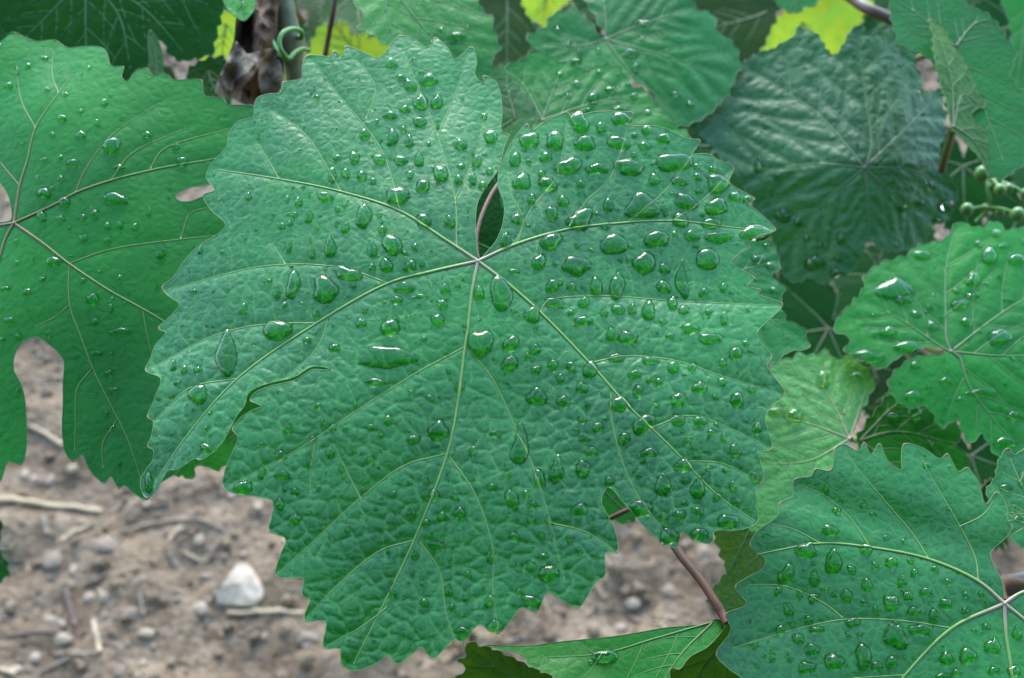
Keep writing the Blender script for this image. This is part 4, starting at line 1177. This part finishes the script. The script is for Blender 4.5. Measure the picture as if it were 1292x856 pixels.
M_GRAPE = attr_material('young_grape', (0.07, 0.18, 0.03), (0.10, 0.23, 0.05), rough=0.4, noise=0.3, scale=300)
gr = empty('grape_bunch', P(1245, 225, .50), 'bunch of small green unripe grapes at the right edge', 'grapes')
BER = [(1220, 265, 12, .495), (1262, 240, 11, .50), (1284, 271, 13, .49), (1252, 236, 9, .515), (1240, 220, 15, .52), (1273, 238, 9, .505), (1262, 268, 9, .51), (1295, 245, 11, .50), (1243, 262, 7, .52)]
for x, y, r, z in BER:
    v, f = ico_base()[2], ico_base()[3]
    c = P(x, y, z)
    make_obj('berry', v * 0.7 * r * z / F * np.array([1, 1, 1.08]) + c, f, M_GRAPE, gr, np.array(gr.location))
    a = P(1250, 262 if y > 250 else 225, .515)
    V, Fc = tube(catmull(np.array([c, (c + a) / 2 + np.array([0, 0, .001]), a]), .002), .0005, 6)
    make_obj('stalk', V, Fc, M_TENDRIL, gr, np.array(gr.location))
V, Fc = tube(catmull(np.array([P(1232, 280, .52), P(1248, 262, .515), P(1246, 235, .515), P(1250, 200, .53)]), .002), .0008, 6)
make_obj('main_stalk', V, Fc, M_TENDRIL, gr, np.array(gr.location))


# ------------------------------------------------------------------ water drops
# each row: view origin x, y and enlargement of the view the drops were measured in, then x, y, width, height
D6 = (580, 120, 3.057, '460,107,85,75 268,178,80,60 368,178,78,72 483,190,85,60 612,187,85,60 545,130,40,45 620,95,75,50 720,140,40,38 785,172,65,40 712,200,55,35 215,250,50,55 333,242,52,42 265,260,24,24 '
 '420,278,100,75 530,288,80,48 655,280,120,70 825,262,125,85 240,335,85,60 342,345,68,62 315,307,32,28 467,347,38,32 750,330,46,50 850,335,70,40 915,320,36,34 913,280,28,26 975,290,36,28 995,345,90,75 922,375,30,24 '
 '873,415,98,55 990,432,90,75 1060,397,46,40 1108,407,36,32 398,412,48,48 278,405,40,36 572,427,46,60 705,430,140,105 790,440,30,60 355,460,50,65 465,485,105,85 225,480,64,42 178,560,44,70 565,507,45,28 852,485,74,52 '
 '970,497,70,46 935,465,20,18 355,568,90,75 595,578,105,95 755,560,95,75 893,545,66,48 998,550,105,52 1140,533,120,70 830,540,26,24 955,637,95,85 910,585,28,24 305,648,56,68 450,662,110,80 712,652,90,90 790,675,46,40 '
 '608,735,70,110 855,710,65,130 525,737,55,80 785,740,60,55 362,737,66,55 432,742,42,36 940,762,40,42 1015,745,32,40 160,770,100,130 75,765,46,60 210,683,44,24 365,803,85,45 480,800,50,48 610,830,45,50 665,825,35,60 '
 '728,830,60,80 820,805,46,50 865,830,36,46 275,840,60,50 455,583,26,24 508,602,24,22 530,462,22,20 408,350,20,18 745,270,22,20 672,235,28,22 825,385,30,20 675,160,24,24 620,640,18,24 265,505,24,18 250,215,20,18 365,655,22,18 660,590,18,16')
D8 = (580, 380, 2.676, '70,145,90,105 172,148,58,62 170,215,62,54 245,48,66,50 418,70,60,40 375,42,22,22 487,42,28,36 685,75,26,26 838,40,24,24 890,60,28,48 775,95,52,46 845,130,85,40 710,120,36,26 512,115,44,62 567,125,62,52 255,165,48,36 '
 '230,192,26,26 315,218,40,42 375,225,36,40 257,238,34,34 440,232,52,66 340,265,30,36 530,192,62,32 642,202,60,32 720,225,42,46 785,225,34,26 590,250,50,38 642,270,34,28 672,275,26,28 602,307,40,42 738,335,56,52 810,295,50,48 '
 '930,180,46,46 965,145,28,22 888,210,30,28 885,275,28,36 985,300,30,34 935,335,55,55 860,328,20,22 260,325,80,65 350,340,50,42 412,295,48,36 430,352,24,28 540,350,70,62 662,357,24,22 620,415,75,70 465,428,40,36 412,405,28,30 '
 '555,467,46,40 735,405,46,46 812,408,52,40 870,418,26,18 205,480,80,130 125,455,32,26 420,468,44,28 445,510,46,40 640,515,58,40 847,450,30,30 890,462,24,36 930,512,50,40 1002,432,34,38 768,475,30,24 800,525,28,22 755,555,64,56 '
 '328,570,60,95 268,597,44,70 415,570,50,65 685,620,60,95 805,630,60,90 840,568,28,22 900,572,24,26 868,660,34,46 922,630,36,34 995,597,36,44 760,608,34,22 602,590,24,22 615,700,80,60 690,727,36,28 740,725,38,38 805,712,46,34 '
 '930,680,36,30 704,793,70,60 808,788,64,44 905,745,80,50 175,670,56,70 245,690,34,30 225,655,24,32 405,705,56,52 302,742,30,40 242,742,34,28 185,797,38,36 275,797,30,28 370,808,26,32 110,630,40,26 160,592,30,26 10,720,30,40 '
 '45,510,30,40 505,612,40,36 257,95,20,18 180,38,18,18 395,440,18,16 755,685,18,16 620,545,20,18')
D9 = (270, 540, 2.4846, '92,188,60,50 208,243,32,40 255,290,38,44 255,202,32,28 215,150,50,36 210,88,34,34 150,140,30,46 365,80,30,40 492,105,26,36 625,40,40,34 310,38,26,24 300,100,24,50 440,75,16,24 523,22,22,30 885,22,34,26 715,280,32,36 '
 '620,267,30,46 665,300,30,30 755,220,30,24 690,210,40,40 715,25,70,60 665,172,20,24 615,175,18,16 770,270,46,36 700,370,60,28 630,400,30,28 545,385,18,30 560,520,30,26 735,510,30,46 660,550,36,26 655,490,22,24 790,530,26,40 797,462,26,26 '
 '748,565,24,30 865,545,40,40 865,400,26,60 880,620,60,40 780,640,50,40 1000,545,60,40 1050,460,70,60 940,342,36,32 995,440,36,36 957,515,28,26 1030,405,40,24 1115,350,26,34 1145,388,22,22 955,440,24,30 1050,290,28,40 150,55,28,20 400,130,20,30 '
 '420,320,20,26 470,200,20,16 565,210,20,24')
D5 = (240, 30, 3.057, '775,155,46,40 810,212,36,26 848,240,50,50 920,222,62,60 888,307,58,66 952,303,50,64 893,190,26,16 830,332,50,30 772,357,56,34 885,380,56,42 822,412,26,26 845,455,36,56 782,445,46,60 720,380,16,18 672,428,46,42 955,390,16,40 '
 '1133,357,26,30 1160,440,62,48 920,467,16,20 1040,468,60,40 568,522,32,28 633,522,42,52 730,525,56,42 812,530,58,40 883,525,44,64 600,582,38,38 663,590,38,40 705,613,26,28 848,585,32,36 548,585,36,66 965,580,60,75 1035,603,36,40 1105,530,46,48 '
 '1045,552,40,20 898,630,62,50 1090,600,36,50 1130,625,40,36 1155,572,30,30 522,672,56,50 225,670,28,32 375,680,20,32 418,690,32,44 437,632,18,20 460,745,36,58 403,742,24,22 568,720,24,24 595,705,20,20 670,740,70,110 600,790,40,46 800,665,86,76 '
 '355,785,24,32 730,740,24,20 743,797,36,34 900,760,52,65 1000,765,42,56 795,835,85,50 705,840,40,40 530,835,24,60 490,790,20,22 385,775,22,26')
D7 = (180, 280, 3.057, '563,95,26,60 650,110,28,80 723,95,60,85 885,105,40,80 962,92,80,85 1010,127,26,26 1050,102,28,34 885,178,30,30 942,173,62,50 1030,175,54,42 1077,160,20,46 582,240,62,110 518,275,34,56 705,265,110,100 795,205,100,66 1010,257,80,50 '
 '1168,263,44,44 1158,323,40,46 1078,292,42,26 980,305,46,36 810,252,28,22 548,325,22,28 845,395,44,36 858,347,20,24 1138,382,60,46 955,412,75,75 1085,455,26,24 985,377,16,30 795,375,16,14 325,505,92,180 215,575,36,30 120,555,24,50 135,625,22,20 '
 '215,670,70,90 520,420,105,90 485,235,34,24 670,358,28,30 615,320,18,16 740,490,46,34 635,460,36,30 940,525,210,100 905,622,90,36 948,768,42,44 885,797,40,30 918,825,26,36 733,797,32,32 678,713,26,26 693,777,20,30 820,700,20,36 560,800,46,46 '
 '1035,665,28,30 1110,685,32,36 1225,635,46,50 1180,580,22,26 1140,810,86,80 195,270,36,20 390,340,36,46 225,112,22,42 1125,240,18,16 1025,370,24,18 930,312,20,16')
D15 = (880, 540, 2.709, '372,418,72,68 463,455,70,95 575,415,42,46 453,352,56,42 305,500,60,60 398,515,40,55 525,487,30,36 605,474,28,26 662,460,40,46 740,495,28,34 728,455,28,20 577,535,44,52 698,525,36,50 508,575,46,52 718,575,32,40 660,600,54,62 '
 '780,562,48,34 845,602,44,42 913,570,22,22 855,527,24,26 915,627,26,32 738,627,50,34 806,640,38,50 607,620,26,30 395,582,36,40 310,622,36,48 380,655,34,30 410,690,46,32 325,675,24,24 345,722,36,48 390,758,52,44 530,665,62,30 515,708,22,22 '
 '552,710,22,18 675,710,80,110 760,690,72,52 283,690,36,34 565,780,60,100 465,800,60,70 612,815,40,34 662,800,44,46 370,820,50,56 315,785,26,30 255,780,24,50 205,815,20,22 848,788,48,46 922,780,66,56 1008,745,56,66 985,682,32,28 945,692,18,18 '
 '885,835,34,30 840,850,60,24 1010,830,40,30 475,282,36,30 568,270,30,20 440,210,24,40 490,245,20,22 595,300,18,16 645,375,26,22 705,388,20,18 785,130,32,22 860,280,22,22 860,135,16,20 810,480,34,20 275,560,30,34 350,570,24,26 970,568,24,22 '
 '440,555,18,18 465,570,22,22 190,745,40,20 228,780,18,18 1090,700,40,50 1080,830,46,40 390,700,18,18 570,595,30,18 700,560,16,16')
D22 = (880, 540, 2.709, '1052,205,44,28 1108,180,24,56 1085,270,26,24 1095,310,30,20')
D1 = (0, 0, 3.891, '308,583,46,36 402,665,56,46 356,803,56,44 895,795,58,48 258,663,30,26 232,443,28,26 47,420,34,36 220,287,40,26 515,505,32,40 550,715,80,90 480,605,28,36 865,720,44,36 725,665,50,34 300,775,26,22 218,787,32,24 140,325,36,30 85,350,24,44 '
 '400,548,20,24 585,825,60,36 112,705,20,26 320,465,40,20 545,470,24,16 440,335,20,24')
D2 = (0, 200, 3.891, '220,172,54,62 318,215,56,60 355,30,50,36 300,105,36,40 258,147,26,22 300,298,46,26 530,335,34,34 590,328,34,40 667,338,38,36 470,272,40,40 410,290,34,30 345,335,20,30 412,392,46,36 532,402,44,30 205,285,50,50 265,505,80,50 795,455,50,90 '
 '570,200,130,56 460,690,70,60 405,598,44,22 590,590,34,32 210,595,32,26 138,655,52,34 30,640,50,28 85,512,26,20 168,497,20,16 45,800,60,36 545,735,36,40 590,835,100,30 470,800,30,40 185,95,22,20 735,265,24,46 490,560,20,18 350,480,20,16')
D3 = (0, 400, 3.567, '540,68,90,36 495,255,38,38 512,330,50,28 480,430,20,34 505,500,30,26 435,165,50,24 225,75,36,40 85,90,34,36 15,100,26,22 505,168,20,20 330,138,20,16')
D3M = (0, 400, 3.567, '672,745,46,90 890,240,40,32 830,240,36,40 800,300,32,24 930,595,60,40')
D13 = (920, 270, 2.761, '800,318,46,42 850,230,60,50 905,145,66,60 930,70,30,34 555,410,70,36 705,392,48,36 825,378,46,32 605,300,70,30 945,430,80,64 650,350,44,24 750,585,44,28 645,530,40,26 640,640,70,40 885,620,130,30 985,705,46,36 805,648,36,20 870,105,28,26 '
 '955,115,36,22 1000,160,60,40 850,285,54,24 790,270,24,20 575,262,140,80 620,465,96,44 480,500,110,46 970,300,34,16 960,795,90,34 670,145,60,34')
D19 = (920, 270, 2.761, '325,575,50,70 225,705,66,56 160,690,50,36 400,690,20,20 440,565,50,24 265,630,26,18')
D20 = (920, 270, 2.761, '645,690,60,60 570,708,46,36 700,800,30,24')
D12 = (860, 150, 2.99, '830,335,50,34 995,330,60,46 900,320,40,30 935,250,40,26 380,370,70,46 500,545,80,60 590,530,36,30 600,455,40,50 440,390,30,40 580,590,50,36 360,220,34,34 290,180,40,60 520,480,30,24 800,240,24,20 960,385,36,26 470,450,26,30')
D23 = (860, 150, 2.99, '290,530,60,36 335,555,40,26 345,650,36,26 320,480,26,20')
D10L = (440, 0, 2.809, '810,300,36,22 930,320,40,24 865,350,40,40 1010,340,24,24 750,265,24,18 730,300,20,16 960,390,50,26 890,260,24,16 780,340,24,20 850,390,26,18 990,300,26,20 1060,400,30,20')
D10B = (440, 0, 2.809, '1000,190,66,34 1045,85,56,28 815,185,30,20 805,220,40,20 780,160,20,20 740,110,24,24 1040,140,20,20 1160,340,36,20 1210,375,30,22 1015,245,24,30 885,185,20,24')
D10T = (440, 0, 2.809, '385,130,50,30 370,148,24,18 330,105,24,16 420,95,20,14')
D25 = (560, 640, 3.23, '655,610,110,60 600,632,24,20 640,595,20,16')
DTIP = (0, 0, 3.891, '1190,28,60,44')



def main_region(x, y):
    a = math.degrees(math.atan2(330 - y, x - 603))
    if -12 <= a < 100: return "central leaf's upper right lobe" if x > 603 else "central leaf's upper left lobe"
    if a >= 100 or a < -176: return "central leaf's upper left lobe"
    if a > -62: return "central leaf's lower right lobe"
    if a > -128: return "central leaf's lowest lobe"
    return "central leaf's left lobe" if a < -136 else "central leaf's lowest lobe"


def left_region(x, y):
    return "flat left leaf's upper half" if y < 282 else "flat left leaf's lower half"


SETS = [(main_leaf, main_region, (D6, D8, D9, D5, D7, D3M)), (lower_leaf, lambda x, y: 'the lower right corner leaf', (D15,)), (edge_leaf, lambda x, y: 'the toothed leaf at the right edge', (D22,)),
        (left_leaf, left_region, (D1, D2, D3)), (right_leaf, lambda x, y: 'the wet leaf at the right edge', (D13,)), (light_leaf, lambda x, y: 'the pale fresh green leaf', (D19,)), (mid_leaf, lambda x, y: 'the plain green leaf', (D20,)),
        (rug_leaf, lambda x, y: 'the dark wrinkled leaf', (D12,)), (behind_leaf, lambda x, y: 'the bluish leaf behind the right lobe', (D23,)), (lc_leaf, lambda x, y: 'the light green top leaf', (D10L,)),
        (bc_leaf, lambda x, y: 'the broad bluish top leaf', (D10B,)), (tc_leaf, lambda x, y: 'the mid-green top leaf', (D10T,)), (bot_leaf, lambda x, y: 'the folded bottom leaf', (D25,)), (tip_leaf, lambda x, y: 'the leaf tip at the top edge', (DTIP,))]
DROPS = []
for lf, reg, sets in SETS:
    for ox, oy, sc, txt in sets:
        for row in txt.split():
            x, y, w, h = (float(v) for v in row.split(','))
            x, y, w, h = ox + x / sc, oy + y / sc, w / sc, h / sc
            DROPS.append(dict(leaf=lf, x=x, y=y, w=w, h=h, region=reg(x, y), big=False))
DROPS.sort(key=lambda d: -d['w'] * d['h'])
kept = []
for d in DROPS:                                       # a drop seen in two enlarged views counts once
    if all(d['leaf'] is not e['leaf'] or math.hypot((d['x'] - e['x']) / (e['w'] + 2), (d['y'] - e['y']) / (e['h'] + 2)) > 0.48 for e in kept):
        kept.append(d)
DROPS = kept
for i, d in enumerate(DROPS):
    d['seed'] = i


def drop_mesh(d, K=26, R=7):
    lf = d['leaf']
    r = random.Random(d['seed'] * 7 + 3)
    w, h = d['w'], d['h']
    th = np.arange(K) / K * 2 * math.pi
    size = (w * h) ** 0.5
    irr = 0.08 + 0.16 * min(1.0, size / 26)
    rad = 1 + sum(irr * r.uniform(-1, 1) / (k - 1) * np.cos(k * th + r.uniform(0, 6.28)) for k in (2, 3, 4, 5))
    X = np.cos(th) * rad; Y = np.sin(th) * rad
    kind = r.random()
    d['form'] = 'round'
    if h > 1.35 * w or (kind < 0.28 and size > 9):          # drawn out upwards, heavy at the foot
        k = r.uniform(0.35, 0.75) * (1.15 if h > 1.35 * w else 0.8)
        X = X * (1 - k * ((1 + Y) / 2).clip(0, 1) ** 1.6) * 1.08
        d['form'] = 'teardrop'
    elif kind < 0.75 and size > 9:                          # a corner pulled out along a vein
        a = r.uniform(0, 6.28)
        f = 1 + r.uniform(.18, .42) * np.exp(-(((th - a + math.pi) % (2 * math.pi) - math.pi) / 0.42) ** 2)
        a += r.uniform(1.6, 3.6)
        f = f * (1 + r.uniform(.05, .3) * np.exp(-(((th - a + math.pi) % (2 * math.pi) - math.pi) / 0.4) ** 2))
        X, Y = X * f * 0.93, Y * f * 0.93
        d['form'] = 'angular'
    if w > 1.5 * h: d['form'] = 'elongated'
    tilt = math.radians(r.uniform(-14, 14))
    X, Y = X * math.cos(tilt) - Y * math.sin(tilt), X * math.sin(tilt) + Y * math.cos(tilt)
    px = np.stack([d['x'] + X * w / 2, d['y'] - Y * h / 2], 1)
    uv = lf.to_uv(np.vstack([px, [[d['x'], d['y'] + 0.06 * h]]]))
    c = uv[-1]; rim = uv[:-1]
    H_ = 0.38 * min(w, h) * lf.S * r.uniform(0.85, 1.15)
    if size > 24: H_ *= (24 / size) ** 1.2
    H_ = min(H_, 0.0030 if lf is not right_leaf else 0.0016)
    rings, zs = [], []
    for j in range(R + 1):
        rho = math.sin((j / R) * math.pi / 2)
        rings.append(c + (rim - c) * rho if j else np.repeat(c[None], K, 0))
        zs.append(H_ * (1 - rho ** 2.2) ** 0.66)
    allr = np.vstack(rings)
    hh, _ = lf.relief(allr)
    hm = lf.macro(allr)
    off = (hh - hm).reshape(R + 1, K)
    mean = off[-1].mean()
    V = []
    for j in range(R + 1):
        t = j / R
        o = mean * (1 - t ** 3) + off[j] * t ** 3
        z = hm.reshape(R + 1, K)[j] + o + zs[j] - 0.00005 * (t ** 6)
        z = np.maximum(z, hh.reshape(R + 1, K)[j] + (0.00004 if j < R else -0.00006))
        V.append(lf.place(rings[j], z))
    top = V[0].mean(0)
    verts = [top[None]] + V[1:]
    low = lf.place(rim, off[-1] + hm.reshape(R + 1, K)[-1] - 0.00025)
    bot = lf.place(c[None], hh[:1] - 0.0005)
    verts = np.vstack(verts + [V[-1] * 1.0, low, bot])
    faces = []
    for k in range(K):
        l = (k + 1) % K
        faces.append((0, 1 + k, 1 + l))
        for j in range(R - 1):
            a = 1 + j * K
            faces.append((a + k, a + K + k, a + K + l, a + l))
        a = 1 + R * K
        faces.append((a + k, a + K + k, a + K + l, a + l))
        faces.append((a + K + k, a + 2 * K, a + K + l))
    lf.feet.append(rim)
    return verts, faces, lf.place(c[None], hh[:1])[0]


DROPS.sort(key=lambda d: -d['w'] * d['h'])
BIG, REST = DROPS[:300], DROPS[300:]
meshes = []
for d in BIG:
    d['mesh'] = drop_mesh(d)
ORD = 'first second third fourth fifth sixth seventh eighth ninth tenth eleventh twelfth thirteenth fourteenth fifteenth sixteenth seventeenth eighteenth nineteenth twentieth'.split() + ['%dth' % k for k in range(21, 60)]
by_region = {}
for d in BIG:
    by_region.setdefault(d['region'], []).append(d)
for reg, ds in by_region.items():
    top = ds[:6] if len(ds) > 8 else ds[:len(ds)]
    if len(ds) == 1:
        ds[0]['label'] = 'single large clear water drop on ' + reg
        continue
    n = {2: 'two', 3: 'three', 4: 'four', 5: 'five', 6: 'six', 7: 'seven', 8: 'eight'}[len(top)]
    for i, d in enumerate(sorted(top, key=lambda d: d['x'])):
        d['label'] = f'{ORD[i]} from left of the {n} largest drops on {reg}'
    bins = {}
    for d in ds:
        if 'label' not in d:
            bins.setdefault(('medium' if (d['w'] * d['h']) ** 0.5 > 15 else 'small', d['form']), []).append(d)
    for (sz, form), bd in bins.items():
        for i, d in enumerate(sorted(bd, key=lambda d: d['y'])):
            d['label'] = f'only {sz} {form} water drop on {reg}' if len(bd) == 1 else f'{ORD[i]} from top of the {sz} {form} drops on {reg}'
for d in BIG:
    v, f, o = d['mesh']
    ob = make_obj('water_drop', v, f, WATER, None, o)
    tag(ob, d['label'], 'water drop', 'water drops on ' + d['region'])

# the finest droplets: measured small ones plus a fine sprinkle, one mass for each leaf
for lf, reg, sets in SETS:
    small = [d for d in REST if d['leaf'] is lf]
    n = {id(main_leaf): 850, id(lower_leaf): 150, id(left_leaf): 110, id(right_leaf): 200, id(rug_leaf): 90}.get(id(lf), 25)
    lo, hi = lf.poly.min(0), lf.poly.max(0)
    own = [(d['x'], d['y'], max(d['w'], d['h']) / 2) for d in DROPS if d['leaf'] is lf]
    own_uv = lf.to_uv(np.array([(a, b) for a, b, _ in own]))
    own_r = np.array([c for _, _, c in own]) * lf.S
    V, Fc, base = [], [], 0
    Q = lo + (hi - lo) * rng.random((n * 3, 2))
    SZ = np.minimum(2.2 * np.exp(rng.normal(0.0, 0.45, n * 3)), 6.0)
    ok = inside(Q, lf.poly)
    ok &= (np.linalg.norm(own_uv[None] - Q[:, None], axis=2) > own_r[None] + SZ[:, None] * lf.S * 0.7).all(1)
    ok &= np.linalg.norm(lf.poly[None] - Q[:, None], axis=2).min(1) > SZ * lf.S
    Q, SZ = Q[ok][:n], SZ[ok][:n]
    if len(Q):
        K, R = 10, 3
        th = np.arange(K) / K * 2 * math.pi
        rx, ry = SZ * rng.uniform(.4, .75, len(Q)) * lf.S, SZ * rng.uniform(.4, .75, len(Q)) * lf.S
        rim = Q[:, None] + np.stack([np.cos(th)[None] * rx[:, None], np.sin(th)[None] * ry[:, None]], 2) * (1 + 0.12 * rng.normal(size=(len(Q), K, 1)))
        lf.feet += list(rim)
        rings = [Q[:, None] + (rim - Q[:, None]) * math.sin(j / R * math.pi / 2) for j in range(1, R + 1)]
        flat_uv = np.concatenate([Q[:, None]] + rings, 1)
        hh = lf.relief(flat_uv.reshape(-1, 2))[0].reshape(len(Q), -1)
        HH = 0.8 * np.minimum(rx, ry)
        zz = np.concatenate([np.repeat(HH[:, None], 1, 1)] + [np.repeat((HH * (1 - math.sin(j / R * math.pi / 2) ** 2.2) ** 0.62)[:, None] - (0.00005 if j == R else 0), K, 1) for j in range(1, R + 1)], 1)
        for q in range(len(Q)):
            v = lf.place(flat_uv[q], hh[q] + zz[q])
            low = lf.place(flat_uv[q][-K:], hh[q][-K:] - 0.0002)
            V.append(np.vstack([v, low]))
            for k in range(K):
                l = (k + 1) % K
                Fc.append((base, base + 1 + k, base + 1 + l))
                for j in range(R):
                    Fc.append((base + 1 + j * K + k, base + 1 + (j + 1) * K + k, base + 1 + (j + 1) * K + l, base + 1 + j * K + l))
            Fc.append(tuple(base + 1 + R * K + k for k in range(K)))
            base += 1 + (R + 1) * K
    for d in small:
        v, f, o = drop_mesh(d, 14, 4)
        V.append(v); Fc += [tuple(i + base for i in t) for t in f]; base += len(v)
    if V:
        o = make_obj('fine_droplets', np.vstack(V), Fc, WATER)
        tag(o, 'sprinkle of tiny water droplets on ' + reg(0, 0) if lf not in (main_leaf, left_leaf) else
            ('sprinkle of tiny water droplets all over the central leaf' if lf is main_leaf else 'sprinkle of tiny water droplets on the flat left edge leaf'), 'droplets', kind='stuff')

# where water stands on a blade
for lf, reg, sets in SETS:
    wet = np.zeros(len(lf.blade_uv), np.float32)
    for rim in lf.feet:
        lo, hi = rim.min(0), rim.max(0)
        k = np.nonzero((lf.blade_uv[:, 0] > lo[0]) & (lf.blade_uv[:, 0] < hi[0]) & (lf.blade_uv[:, 1] > lo[1]) & (lf.blade_uv[:, 1] < hi[1]))[0]
        if len(k):
            wet[k[inside(lf.blade_uv[k], rim)]] = 1.0
    at = lf.blade.data.attributes.new('wet', 'FLOAT', 'POINT')
    at.data.foreach_set('value', wet)
